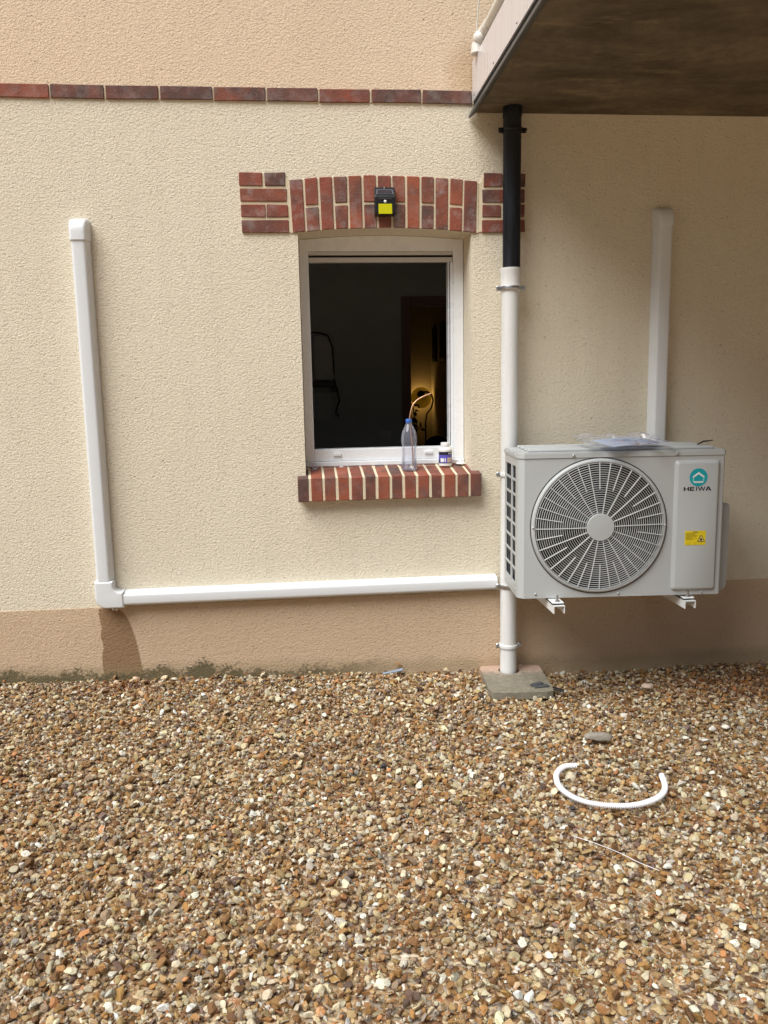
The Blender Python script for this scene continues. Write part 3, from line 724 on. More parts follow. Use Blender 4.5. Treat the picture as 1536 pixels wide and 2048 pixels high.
# ================================================================== DOWNPIPE
PX, PY = .964, -.082
dp = thing('downpipe', 'rainwater downpipe, black above and white below, running from balcony to concrete slab', 'downpipe', (PX, PY, 0))
mb = MB(); mb.lathe([(.0400, 1.91), (.0400, 2.585), (.0425, 2.59), (.0435, 2.628), (.0430, 2.6315)], c=(.0045, 0, 0), seg=40, cap0=True, cap1=True); mb.done('upper_pipe', M['black_pipe'], dp, 50)
mb = MB(); mb.lathe([(.0405, 1.942), (.0475, 1.942), (.0480, 1.930), (.0460, 1.922), (.0455, 1.868), (.0470, 1.862), (.0475, 1.853), (.0465, 1.846), (.0405, 1.838)], c=(.001, 0, 0), seg=40); mb.done('socket_collar', M['pvc'], dp, 50)
mb = MB(); mb.lathe([(.0405, .0), (.0405, 1.925)], seg=40, cap0=True, cap1=True); mb.done('lower_pipe', M['pvc'], dp, 50)
def clamp(z, mat, cover=None, r=.0445, dx=0.0, lug=.060):
    mb = MB(); mb.lathe([(r - .004, z - .009), (r + .0015, z - .008), (r + .003, z), (r + .0015, z + .008), (r - .004, z + .009)], c=(dx, 0, 0), seg=36)
    o = mb.done('pipe_clamp', cover or mat, dp, 50)
    for s_ in (-1, 1):
        mb = MB()
        mb.box(dx + s_ * (r + .008) - .010, dx + s_ * (r + .008) + .012, -.004, .004, z - .011, z + .011, .002)
        mb.tube([(dx + s_ * (r + .013), -.016, z), (dx + s_ * (r + .013), .012, z)], .0045, 10)
        mb.tube([(dx + s_ * (r + .013), -.013, z), (dx + s_ * (r + .013), -.005, z)], .0085, 6)
        mb.done('clamp_screw', mat, o, 40)
    mb = MB(); mb.tube([(dx, .03, z), (dx, -PY - .001, z)], .006, 8); mb.done('wall_stud', M['zinc'], o, 40)
    return o
clamp(2.535, M['black'], M['black'], .0440, .0045)
c2 = clamp(1.853, M['zinc'], M['zinc'], .0475)
clamp(.998, M['zinc'], M['pvc'])
clamp(.455, M['zinc'], M['zinc'])
clamp(.155, M['zinc'], M['pvc'])

# ================================================================== CONCRETE SLAB AT THE PIPE FOOT
sl = thing('drain_slab', 'small rounded concrete slab around the foot of the white downpipe', 'concrete slab', (.972, -.19, -.020), R(-4))
mb = MB(); mb.hole_plate((-.150, .150, -.185, .180), (-.012, .108), .052, .012, .034, axis='z', seg=48)
for v in mb.bm.verts:   # round the corners
    ax, ay = abs(v.co.x) - .120, abs(v.co.y) - .150
    if ax > 0 and ay > 0:
        L = math.hypot(ax, ay)
        if L > .030: v.co.x = math.copysign(.120 + ax / L * .031, v.co.x); v.co.y = math.copysign(.150 + ay / L * .031, v.co.y)
    v.co.z += random.uniform(-.0004, .0004)
mb.done('slab', M['pad'], sl)
mb = MB(); mb.lathe([(.0515, .012), (.0515, -.02)], c=(-.012, .108, 0), seg=32, cap1=True); mb.done('drain_hole', M['darkin'], sl)
for k, (x, y, rz, L, lab) in enumerate(((1.045, -.292, 18, .070, 'dark grey plastic offcut lying at the back on the concrete slab'),
                             (1.060, -.322, 4, .072, 'dark grey plastic strip lying in front of the other offcut on the slab'),
                             (1.135, -.335, -28, .060, 'black plastic shard on the gravel just right of the concrete slab'))):
    mb = MB(); mb.prism([(-L / 2, -.012), (L / 2, -.010), (L / 2 - .006, .012), (-L / 2 + .004, .010)], 'z', 0, .007, .0015)
    meta(mb.done('plastic_offcut', M['slate'] if k < 2 else M['black'], None, None, (x, y, .0272 if k < 2 else .012), (R(4), R(-3 if k < 2 else 12), R(rz))), lab, 'plastic offcut', 'plastic offcuts by the pipe')

# ================================================================== OUTDOOR UNIT
AZ0, AZ1 = .500, 1.108
ac = thing('air_conditioner', 'pale grey outdoor air conditioning unit with round fan grille on wall brackets', 'air conditioner', (1.350, -.522, 0), R(-4))
L0, L1, DEP = -.452, .432, .325
FCX, FCZ, FR = -.106, .812, .2770
# front sheet
mb = MB(); mb.hole_plate((-.4265, .424, AZ0, AZ1 - .0015), (FCX, FCZ), FR, 0, .0015, seg=120)
# left chamfer, right edge, right side, back, bottom
def strip(p, q, z0=AZ0, z1=AZ1 - .0015): mb.quad((p[0], p[1], z0), (q[0], q[1], z0), (q[0], q[1], z1), (p[0], p[1], z1))
strip((-.4265, 0), (-.448, .019)); strip((-.448, .019), (L0, .036))
rp = [(.424, 0), (.4285, .0015), (.4315, .005), (L1, .012), (L1, DEP), (L0, DEP)]
for p, q in zip(rp, rp[1:]): strip(p, q)
bot = [(-.4265, .0002), (.424, .0002), (.4315, .005), (L1, .012), (L1, DEP), (L0, DEP), (L0, .036), (-.448, .019)]
mb.bm.faces.new([mb.bm.verts.new((p[0], p[1], AZ0 + .0005)) for p in bot])
body = mb.done('casing', M['ac'], ac)
# side grille with two columns of eight openings
ys = [.036, .0640, .1500, .1700, .3050, DEP]
ys = [.036, .066, .148, .172, .298, DEP]
mb = MB(); z_top = 1.070; pit = .0655; bar = .0095
zs = [AZ0 + .045]
ztops = []
z = z_top
zl = []
for i in range(8): zl.append((z - pit + bar, z)); z -= pit
X0 = L0; TH = .005
mb.box(X0, X0 + TH, ys[0], ys[1], AZ0, AZ1 - .0015); mb.box(X0, X0 + TH, ys[2], ys[3], zl[-1][0] - .004, z_top + .002); mb.box(X0, X0 + TH, ys[4], ys[5], AZ0, AZ1 - .0015)
mb.box(X0, X0 + TH, ys[1], ys[4], z_top, AZ1 - .0015); mb.box(X0, X0 + TH, ys[1], ys[4], AZ0, zl[-1][0])
for (za, zb_) in zl[:-1]: mb.box(X0 + .0003, X0 + TH, ys[1], ys[4], za - bar, za)
mb.done('side_grille', M['ac'], ac)
mb = MB(); mb.box(X0 + .022, X0 + .028, ys[1] - .01, ys[2] + .012, AZ0 + .02, AZ1 - .02); mb.done('coil', M['coil_blue'], ac)
mb = MB(); mb.box(X0 + .020, X0 + .027, ys[3] - .010, ys[4] + .01, AZ0 + .02, AZ1 - .02); mb.done('coil', M['coil_grey'], ac)
# lid
mb = MB()
lidp = [(-.4285, -.0035), (.4265, -.0035), (.4345, .004), (.4355, .012), (.4355, DEP + .003), (L0 - .0035, DEP + .003), (L0 - .0035, .0345), (-.4505, .0165)]
mb.prism(lidp, 'z', AZ1, AZ1 + .024)
te = [e for e in mb.bm.edges if all(v.co.z > AZ1 + .02 for v in e.verts)]
bmesh.ops.bevel(mb.bm, geom=te, offset=.005, segments=2, affect='EDGES')
lid = mb.done('top_cover', M['ac'], ac)
mb = MB()
for yy, wd in ((.045, .030), (.115, .040), (.195, .040), (.270, .030)):
    mb.box(-.405, .395, yy - wd / 2, yy + wd / 2, AZ1 + .0235, AZ1 + .0365, .005, 2)
mb.done('pressed_rib', M['ac'], lid)
for lx in (-.220, .222):
    mb = MB(); mb.prism([(lx - .008, AZ1 + .001), (lx + .009, AZ1 + .001), (lx + .009, AZ1 + .018), (lx - .008, AZ1 + .018)], 'y', -.0055, -.0032, .0015)
    o = mb.done('screw_tab', M['ac'], lid)
    mb = MB(); mb.ball((lx, -.0065, AZ1 + .009), .0058, 12, sc=(1, .6, 1)); mb.done('screw', M['zinc'], o, 60)
for lx, lz, ly in ((-.375, .519, -.001), (-.013, .513, -.001), (.352, .509, -.001), (-.390, .812, -.012), (.178, .812, -.012)):
    mb = MB(); mb.ball((lx, ly - .001, lz), .0052, 12, sc=(1, .6, 1)); mb.done('screw', M['zinc'], ac, 60)
for ly, lz in ((.08, AZ1 + .010), (.24, AZ1 + .010), (.06, AZ0 + .03), (.27, AZ0 + .03)):
    mb = MB(); mb.ball((L0 - (.0045 if lz > 1 else .001), ly, lz), .0042, 10, sc=(.6, 1, 1)); mb.done('screw', M['zinc'], ac, 60)
# fan opening: dark shroud, motor, blades
mb = MB(); mb.lathe([(.2885, .004), (.2845, .03), (.2825, .17), (.0001, .172)], c=(FCX, 0, FCZ), axis='y', seg=64); mb.done('fan_shroud', M['darkin'], ac, 50)
fan = MB(); fan.lathe([(.06, .05), (.065, .07), (.065, .13)], c=(FCX, 0, FCZ), axis='y', seg=32, cap0=True)
for k in range(3):
    t0 = 2 * PI * k / 3 + .5; G = []
    for i in range(8):
        rr = .06 + (.262 - .06) * i / 7; row = []
        for j in range(7):
            sp = (.55 + .5 * i / 7); tt = t0 + (j / 6 - .5) * sp * 1.6 + .25 * i / 7
            row.append(fan.bm.verts.new((FCX + rr * math.cos(tt), .125 - .075 * j / 6, FCZ + rr * math.sin(tt))))
        G.append(row)
    for i in range(7):
        for j in range(6): fan.bm.faces.new((G[i][j], G[i + 1][j], G[i + 1][j + 1], G[i][j + 1]))
fan.done('fan', M['fan'], ac, 50)
# outer trim ring
mb = MB(); mb.lathe([(.3035, -.0005), (.3030, -.004), (.2985, -.0115), (.2935, -.0135), (.2890, -.0125), (.2868, -.006), (.2860, .008)], c=(FCX, 0, FCZ), axis='y', seg=120)
mb.done('grille_ring', M['ac'], ac, 50)
mb = MB(); mb.lathe([(.3085, -.0006), (.3080, -.0012), (.3050, -.0012), (.3045, -.0006)], c=(FCX, 0, FCZ), axis='y', seg=120); mb.done('ring_seam', M['fan'], ac, 50)
# concentric wires and spokes
NR = 23; RH = .0615
def dome(r): return -.0145 - .014 * (1 - (r / .288) ** 2)
for k in range(NR):
    r = RH + .0065 + (.2835 - RH - .006) * k / (NR - 1); y = dome(r); w_ = .0011; hh = .0026
    mb = MB(); mb.lathe([(r - w_, y + .0012), (r - w_ * .5, y), (r + w_ * .5, y), (r + w_, y + .0012), (r + w_, y + hh), (r - w_, y + hh), (r - w_, y + .0012)], c=(FCX, 0, FCZ), axis='y', seg=96); mb.done('grille_wire', M['grille'], ac, 50)
for k in range(36):
    t = 2 * PI * k / 36 + R(1.0); full = k % 2 == 0; mb = MB()
    r0 = RH if full else .170; r1 = .287; w_ = .0012
    n = 5
    for i in range(n):
        ra, rb = r0 + (r1 - r0) * i / n, r0 + (r1 - r0) * (i + 1) / n
        def PP(rr, s_, yy):
            tt = t + R(1.0) * (1 - rr / .288)
            return (FCX + rr * math.cos(tt) - s_ * math.sin(tt), yy, FCZ + rr * math.sin(tt) + s_ * math.cos(tt))
        for s0, s1, y0, y1 in ((-w_, w_, -.0022, -.0022),):
            mb.quad(PP(ra, -w_, dome(ra) - .0025), PP(rb, -w_, dome(rb) - .0025), PP(rb, w_, dome(rb) - .0025), PP(ra, w_, dome(ra) - .0025))
            mb.quad(PP(ra, -w_, dome(ra) - .0025), PP(ra, -w_, dome(ra) + .008), PP(rb, -w_, dome(rb) + .008), PP(rb, -w_, dome(rb) - .0025))
            mb.quad(PP(ra, w_, dome(ra) - .0025), PP(rb, w_, dome(rb) - .0025), PP(rb, w_, dome(rb) + .008), PP(ra, w_, dome(ra) + .008))
    mb.done('grille_spoke', M['grille'], ac)
mb = MB(); mb.lathe([(RH, -.018), (RH, -.0305), (RH - .002, -.0325), (.0001, -.0345)], c=(FCX, 0, FCZ), axis='y', seg=48); mb.done('grille_hub', M['ac'], ac, 40)
# the grille and its surround share one centre and one size factor
for o in list(ac.children):
    if o.name.split('.')[0] in ('grille_ring', 'ring_seam', 'grille_wire', 'grille_spoke', 'grille_hub', 'fan_shroud', 'fan'):
        o.scale = (.96, 1, .96); o.location = (FCX * .04, 0, FCZ * .04)
# service panel
PX0, PX1, PZ0, PZ1 = .214, .408, .5205, 1.0885
def rrect(x0, x1, z0, z1, r, n=5):
    return corner(x1 - r, z1 - r, r, PI / 2, 0, n) + corner(x1 - r, z0 + r, r, 0, -PI / 2, n) + corner(x0 + r, z0 + r, r, -PI / 2, -PI, n) + corner(x0 + r, z1 - r, r, PI, PI / 2, n)
mb = MB(); rings = []
for ins, y in ((0, -.0004), (.0008, -.003), (.0030, -.0060), (.0130, -.0142), (.0155, -.0150)):
    rings.append([mb.bm.verts.new((p[0], y, p[1])) for p in rrect(PX0 + ins, PX1 - ins * .75, PZ0 + ins * .75, PZ1 - ins, .016 - ins * .45)])
for A, B in zip(rings, rings[1:]):
    for i in range(len(A)): mb.bm.faces.new((A[i], B[i], B[(i + 1) % len(A)], A[(i + 1) % len(A)]))
mb.bm.faces.new(rings[-1]); bmesh.ops.recalc_face_normals(mb.bm, faces=list(mb.bm.faces))
pan = mb.done('service_panel', M['ac'], ac, 30)
YP = -.0151
# logo: disc with a house outline, word below
lcx, lcz = .3125, 1.015
mb = MB(); mb.lathe([(.0385, YP), (.0385, YP - .0006), (.0001, YP - .0006)], c=(lcx, 0, lcz), axis='y', seg=48); logo = mb.done('logo', M['teal'], pan)
def stroke(mb, p, q, w_, y, mi=0, th=.0004):
    p, q = Vector(p), Vector(q); t = (q - p).normalized(); n_ = Vector((-t.y, t.x)) * w_ / 2
    mb.prism([tuple(p + n_), tuple(q + n_), tuple(q - n_), tuple(p - n_)], 'y', y - th, y, mi=mi)
mb = MB(); hx, hz = lcx, lcz
mb.prism([(hx, hz + .0230), (hx - .0250, hz + .0045), (hx - .0250, hz - .004), (hx, hz + .0135), (hx + .0250, hz - .004), (hx + .0250, hz + .0045)], 'y', YP - .0012, YP - .0007, mi=0)
mb.prism([(hx - .0250, hz - .0065), (hx - .0185, hz - .0020), (hx - .0185, hz - .0160), (hx - .0250, hz - .0150)], 'y', YP - .0012, YP - .0007, mi=1)
mb.prism([(hx + .0250, hz - .0065), (hx + .0185, hz - .0020), (hx + .0185, hz - .0160), (hx + .0250, hz - .0150)], 'y', YP - .0012, YP - .0007, mi=1)
mb.prism([(hx - .0235, hz - .0165), (hx + .0235, hz - .0165), (hx + .0185, hz - .0235), (hx - .0185, hz - .0235)], 'y', YP - .0013, YP - .0007, mi=0)
mb.done('logo_emblem', [M['white_print'], M['teal_light']], pan)
mb = MB(); zb, zt = .9580, .9748; sw = .0058; y = YP - .0003
lx = lcx - .0610
def sk(p, q, w_=sw): stroke(mb, p, q, w_, y, 0, .0003 + .00002 * random.random())
sk((lx + .002, zb), (lx + .002, zt)); sk((lx + .0195, zb), (lx + .0195, zt)); sk((lx + .002, (zb + zt) / 2), (lx + .0195, (zb + zt) / 2), .0034)          # H
e0 = lx + .0285
sk((e0, zb), (e0, zt)); sk((e0, zt - .0017), (e0 + .0165, zt - .0017), .0034); sk((e0, (zb + zt) / 2), (e0 + .0155, (zb + zt) / 2), .0030); sk((e0, zb + .0017), (e0 + .0165, zb + .0017), .0034)  # E
i0 = lx + .0545; sk((i0, zb), (i0, zt), .0046)                                                                       # I
w0 = lx + .0620
for p, q in (((0, zt), (.0072, zb)), ((.0072, zb), (.0142, zt)), ((.0142, zt), (.0212, zb)), ((.0212, zb), (.0284, zt))): sk((w0 + p[0], p[1]), (w0 + q[0], q[1]), .0038)   # W
a0 = lx + .0955; sk((a0, zb), (a0 + .0095, zt)); sk((a0 + .0095, zt), (a0 + .0195, zb)); sk((a0 + .0085, zb + .0045), (a0 + .0145, zb + .0045), .0022)                     # A
mb.done('lettering', M['ink'], pan)
# warning label
wx0, wx1, wz0, wz1 = .2640, .3540, .7225, .7845
mb = MB(); mb.box(wx0, wx1, YP - .0006, YP, wz0, wz1)
yl = YP - .0007
mb.box(wx0 + .034, wx0 + .056, yl - .0002, yl, wz1 - .0065, wz1 - .0035, mi=1)
mb.box(wx0 + .003, wx1 - .003, yl - .0002, yl, wz1 - .0088, wz1 - .0080, mi=2)
for i in range(9):
    L = [.045, .040, .050, .052, .046, .028, .050, .034, .030][i]
    mb.box(wx0 + .003, wx0 + .003 + L, yl - .0002, yl, wz1 - .0125 - i * .0034, wz1 - .0103 - i * .0034, mi=2)
tx, tz = wx1 - .0195, wz0 + .030
tri = [(tx - .0155, wz0 + .0155), (tx + .0155, wz0 + .0155), (tx, wz0 + .0430)]
mb.prism([(tx - .0130, wz0 + .0170), (tx + .0130, wz0 + .0170), (tx, wz0 + .0400)], 'y', yl - .0001, yl, mi=3)
for i in range(3): stroke(mb, tri[i], tri[(i + 1) % 3], .0026, yl - .0001, 1, .0003 + .00003 * i)
mb.prism([(tx - .0045, wz0 + .0205), (tx - .0020, wz0 + .0185), (tx + .0020, wz0 + .0185), (tx + .0045, wz0 + .0205), (tx + .0050, wz0 + .025), (tx + .003, wz0 + .029), (tx + .0018, wz0 + .027), (tx - .0003, wz0 + .0320), (tx - .0035, wz0 + .027), (tx - .0052, wz0 + .024)], 'y', yl - .0006, yl - .0002, mi=1)
for x0_, L in ((.010, .015), (.040, .012), (.058, .022)):
    mb.box(wx0 + x0_, wx0 + x0_ + L, yl - .0002, yl, wz0 + .0035, wz0 + .0045, mi=2); mb.box(wx0 + x0_, wx0 + x0_ + L, yl - .0002, yl, wz0 + .0095, wz0 + .0105, mi=2)
for x0_ in (.010, .024, .041, .049): mb.box(wx0 + x0_, wx0 + x0_ + .0012, yl - .0003, yl, wz0 + .0035, wz0 + .0105, mi=2)
mb.done('warning_label', [M['label_yellow'], M['ink'], M['label_text'], M['flame_pale']], pan)
# valve cover on the right side
mb = MB(); mb.prism([(L1 - .002, .868), (L1 + .030, .890), (L1 + .066, .882), (L1 + .070, .868), (L1 + .070, .520), (L1 + .058, .497), (L1 + .030, .485), (L1 - .002, .478)], 'y', .085, .26, .006, 2)
mb.done('valve_cover', M['ac'], ac, 35)

# brackets
for k, (bx_, lab) in enumerate(((1.058, 'white steel wall bracket under the left end of the outdoor unit'), (1.640, 'white steel wall bracket under the right end of the outdoor unit'))):
    br = thing('wall_bracket', lab, 'bracket', (bx_, 0, .484 - .004 * k), 0, 'brackets carrying the outdoor unit')
    t_ = .0030; W2 = .0245
    mb = MB()
    mb.prism([(-W2, -.034), (-W2 + t_, -.034), (-W2 + t_, -t_), (W2 - t_, -t_), (W2 - t_, -.034), (W2, -.034), (W2, 0), (-W2, 0)], 'y', -.575, -.004)
    mb.done('arm', M['bracket'], br)
    mb = MB(); mb.box(-W2 - .002, W2 + .002, -.0035, -.0008, .0, .36, .0005); mb.box(-.018, .018, -.030, -.0037, .02, .36, .002); mb.done('wall_rail', M['bracket'], br)
    mb = MB(); mb.prism([(-.030, -.014), (.030, -.014), (.026, .0), (-.026, .0)], 'y', 0, .001); mb.bm.free(); mb = MB()
    mb.box(-.027, .027, -.560, -.430, .0015, .0055, .002); mb.done('rubber_pad', M['fan'], br)
    mb = MB(); mb.box(-.026, .026, -.562, -.40, .0060, .0120, .003); mb.done('foot_plate', M['bracket'], br)
    mb = MB(); mb.tube([(0, -.545, -.006), (0, -.545, .040)], .0042, 10); mb.tube([(0, -.545, .012), (0, -.545, .019)], .0095, 6); mb.lathe([(.012, .0120), (.012, .0135), (.004, .0137)], c=(0, -.545, 0), seg=16, cap0=True); mb.done('bolt', M['zinc'], br, 40)

# leaflet in a plastic bag lying on the lid
TZ = AZ1 + .0355
lf = thing('instruction_leaflet', 'folded blue and white leaflet in a clear crumpled bag on top of the outdoor unit', 'leaflet', (1.37, -.42, TZ))
mb = MB()
lfp = [(-.125, -.02), (-.085, -.150), (.175, -.045), (.12, .09)]
lfp = [(-.150, -.050), (-.098, -.168), (.170, -.080), (.110, .050)]
nx, ny = 10, 6
G = [[None] * (ny + 1) for _ in range(nx + 1)]
def lfh(u_, v_): return .012 + .006 * math.sin(u_ * 3.0) * (1 - v_ * .5) + .022 * v_
for lay in (0,):
    for i in range(nx + 1):
        for j in range(ny + 1):
            u_, v_ = i / nx, j / ny
            a_ = Vector(lfp[0]) * (1 - u_) + Vector(lfp[3]) * u_; b_ = Vector(lfp[1]) * (1 - u_) + Vector(lfp[2]) * u_
            p = b_ * (1 - v_) + a_ * v_; G[i][j] = mb.bm.verts.new((p.x, p.y, lfh(u_, v_)))
    for i in range(nx):
        for j in range(ny): mb.bm.faces.new((G[i][j], G[i + 1][j], G[i + 1][j + 1], G[i][j + 1]))
r_ = bmesh.ops.solidify(mb.bm, geom=list(mb.bm.faces), thickness=.004)
mb.done('leaflet', M['leafpaper'], lf)
mb = MB(); nx, ny = 30, 14; G = []
for i in range(nx + 1):
    row = []
    for j in range(ny + 1):
        u_, v_ = i / nx, j / ny
        x_ = -.190 + .36 * u_ + random.uniform(-.004, .004); y_ = -.135 + .22 * v_ + .03 * math.sin(u_ * 5) + random.uniform(-.004, .004)
        z_ = .008 + .008 * random.random() + .022 * v_ + .014 * (math.sin(u_ * 21 + v_ * 4) * .5 + .5) * (abs(u_ - .45) * 1.5 + .2) + (.012 if v_ > .75 else 0)
        row.append(mb.bm.verts.new((x_, y_, z_)))
    G.append(row)
for i in range(nx):
    for j in range(ny): mb.bm.faces.new((G[i][j], G[i + 1][j], G[i + 1][j + 1], G[i][j + 1]))
mb.done('plastic_bag', M['bag'], lf)
mb = MB(); mb.tube([(.09, -.01, .02), (.125, -.01, .028), (.16, .02, .045), (.185, .03, .070)], [.002, .0018, .0012, .0005], 6); mb.done('bag_tie', M['rail'], lf, 60)
mb = MB(); mb.tube([(0, 0, 0), (.03, .006, .012), (.075, .004, .016)], [.003, .0035, .002], 8)
meta(mb.done('cable_tie', M['black'], None, 60, (1.70, -.46, TZ + .003), (0, 0, R(4))), 'short black plastic tie lying on the right end of the outdoor unit lid', 'cable tie')

# ================================================================== SOLAR LIGHT
so = thing('solar_wall_light', 'black solar motion light with yellow panel fixed to the middle of the brick lintel', 'wall light', (.3985, -.011, 2.180))
mb = MB()
prof = [(0, 0), (-.034, .004), (-.040, .010), (-.040, .078), (-.036, .086), (-.010, .116), (-.008, .126), (0, .126)]
mb.prism(prof, 'x', -.0465, .0465, .002, 2); mb.done('body', M['black'], so)
mb = MB()
th = math.atan2(.030, .026)
pc = lambda s_, o_: (-.036 + .026 * s_ - o_ * .755, .086 + .030 * s_ + -o_ * .655)
P4 = [(-.036 - .0015, .088 + .0012), (-.011 - .0015, .1155 + .0012)]
mb.quad((-.040, P4[0][0], P4[0][1]), (.040, P4[0][0], P4[0][1]), (.036, P4[1][0], P4[1][1]), (-.036, P4[1][0], P4[1][1])); mb.done('panel_rim', simple('rim_grey', (.09, .10, .115), .3), so)
mb = MB(); mb.quad((-.034, -.0385 + .003, .0905 + .0015), (.034, -.0385 + .003, .0905 + .0015), (.031, -.0165, .1135), (-.031, -.0165, .1135)); mb.done('solar_panel', simple('solar_cell', (.028, .024, .034), .15), so)
mb = MB(); mb.box(-.030, .030, -.0418, -.0398, .066, .0735, .0008); mb.done('slot', M['fan'], so)
mb = MB(); mb.ball((0, -.040, .058), .0068, 14, sc=(1, .6, 1)); mb.done('motion_sensor', M['white_print'], so, 60)
mb = MB(); mb.box(-.0305, .0305, -.0425, -.0395, .0045, .0475, .001); mb.done('light_panel', M['sun_yellow'], so)
mb = MB(); mb.ball((0, -.010, .121), .0035, 10); mb.done('screw', M['zinc'], so, 60)

# ================================================================== THINGS ON THE SILL
by = .045; bz = sz(by) + .001
bt = thing('water_bottle', 'clear plastic water bottle with blue cap and a little water on the brick sill', 'bottle', (.5035, by, bz))
BH = .245
pf = [(.030, .0), (.0345, .004), (.0350, .012), (.0345, .028), (.0335, .036), (.0315, .052), (.0305, .068), (.0300, .082), (.0310, .094), (.0315, .100), (.0300, .104), (.0315, .108), (.0325, .118), (.0308, .122), (.0328, .127), (.0345, .140), (.0342, .152), (.0325, .168), (.0290, .186), (.0225, .205), (.0150, .220), (.0125, .226), (.0125, .231)]
mb = MB()
pf = [(q_[0] * (1.11 if q_[1] < .2 else 1.03), q_[1]) for q_ in pf]
mb.lathe([(.0001, .008), (.018, .006)] + pf, seg=40)
for v in mb.bm.verts:
    if v.co.z < .032:
        t = math.atan2(v.co.y, v.co.x); k_ = 1 - .045 * (.5 + .5 * math.cos(5 * t)) * (1 - v.co.z / .032); v.co.x *= k_; v.co.y *= k_
    elif v.co.z < .2:
        t = math.atan2(v.co.y, v.co.x); k_ = 1 - .012 * math.cos(6 * t + v.co.z * 60) ; v.co.x *= k_; v.co.y *= k_
mb.done('bottle_body', M['pet'], bt, 60)
mb = MB(); mb.lathe([(.0001, .009), (.028, .009), (.0325, .013), (.0325, .030), (.0310, .040), (.0001, .040)], seg=32); mb.done('water', M['water'], bt, 40)
mb = MB(); mb.lathe([(.0140, .226), (.0150, .228), (.0150, .243), (.0140, .245), (.0001, .245)], seg=24, cap0=True)
mb.done('cap', M['cap_blue'], bt, 40)
def smooth_path(pts, n=6):
    out = []
    P_ = [Vector(p) for p in pts]; P_ = [P_[0]] + P_ + [P_[-1]]
    for i in range(1, len(P_) - 2):
        for k_ in range(n):
            t = k_ / n; a_, b_, c_, d_ = P_[i - 1:i + 3]
            out.append(.5 * ((2 * b_) + (c_ - a_) * t + (2 * a_ - 5 * b_ + 4 * c_ - d_) * t * t + (3 * b_ - a_ - 3 * c_ + d_) * t ** 3))
    out.append(P_[-2]); return out
mb = MB(); mb.tube(smooth_path([(.521, by, bz + .012), (.5195, by, bz + .10), (.510, by, bz + .20), (.5075, by, bz + .244), (.512, by, 1.292), (.527, by + .006, 1.333), (.562, by + .012, 1.362), (.614, by + .016, 1.382)]), .0030, 8)
meta(mb.done('copper_tube', M['copper'], None, 60), 'thin bent copper tube sticking up out of the water bottle', 'copper tube')
jr = thing('glue_jar', 'small white screw top jar with black and purple label right of the bottle', 'jar', (.690, .105, sz(.105) + .001))
mb = MB(); mb.lathe([(.029, 0), (.0325, .003), (.0330, .010), (.0325, .014), (.0325, .072), (.0335, .076), (.0330, .082), (.0280, .090), (.0215, .093), (.0205, .096)], seg=36, cap0=True); mb.done('jar_body', M['jar_white'], jr, 40)
mb = MB(); mb.lathe([(.0215, .094), (.0222, .096), (.0222, .113), (.0205, .1155), (.0001, .116)], seg=36); mb.done('lid', M['jar_white'], jr, 40)
def band(z0, z1, mat, a0=-PI * .98, a1=PI * .02, r=.0331, name='label_band', par=None, mi=None):
    mb = MB(); n = 22; A, B = [], []
    for i in range(n + 1):
        t = a0 + (a1 - a0) * i / n
        A.append(mb.bm.verts.new((r * math.cos(t), r * math.sin(t), z0))); B.append(mb.bm.verts.new((r * math.cos(t), r * math.sin(t), z1)))
    for i in range(n): mb.bm.faces.new((A[i], A[i + 1], B[i + 1], B[i]))
    return mb.done(name, mat, par or jr, 80)
lb = band(.016, .071, M['jar_purple'], name='label')
band(.056, .071, M['jar_black'], r=.0332, name='label_top', par=jr)
band(.015, .018, M['jar_black'], r=.0332, name='label_foot', par=jr)
band(.022, .040, M['white_print'], -PI * .80, -PI * .62, .0333, 'label_picture'); band(.022, .040, M['white_print'], -PI * .58, -PI * .53, .0333, 'label_picture'); band(.019, .043, M['pinkstone'], -PI * .46, -PI * .20, .0333, 'label_picture'); band(.019, .035, M['ink'], -PI * .92, -PI * .83, .0333, 'label_picture')
# lettering of the band: small white strokes "O AT"
mb = MB()
def cyl_stroke(a_, b_, z0, z1, r=.0335):
    t0, t1 = R(a_), R(b_); mb.quad((r * math.cos(t0), r * math.sin(t0), z0), (r * math.cos(t1), r * math.sin(t1), z0), (r * math.cos(t1), r * math.sin(t1), z1), (r * math.cos(t0), r * math.sin(t0), z1))
q0 = -72
cyl_stroke(q0, q0 + 3, .0595, .0675); cyl_stroke(q0 + 8, q0 + 11, .0595, .0675); cyl_stroke(q0 + 3, q0 + 8, .0595, .0612); cyl_stroke(q0 + 3, q0 + 8, .0658, .0675)
q0 = -52
cyl_stroke(q0, q0 + 3, .0595, .0675); cyl_stroke(q0 + 9, q0 + 12, .0595, .0675); cyl_stroke(q0 + 3, q0 + 9, .0630, .0645); cyl_stroke(q0 + 3, q0 + 9, .0660, .0675)
q0 = -36
cyl_stroke(q0, q0 + 12, .0660, .0675); cyl_stroke(q0 + 4.5, q0 + 7.5, .0595, .0660)
mb.done('label_lettering', M['white_print'], jr)
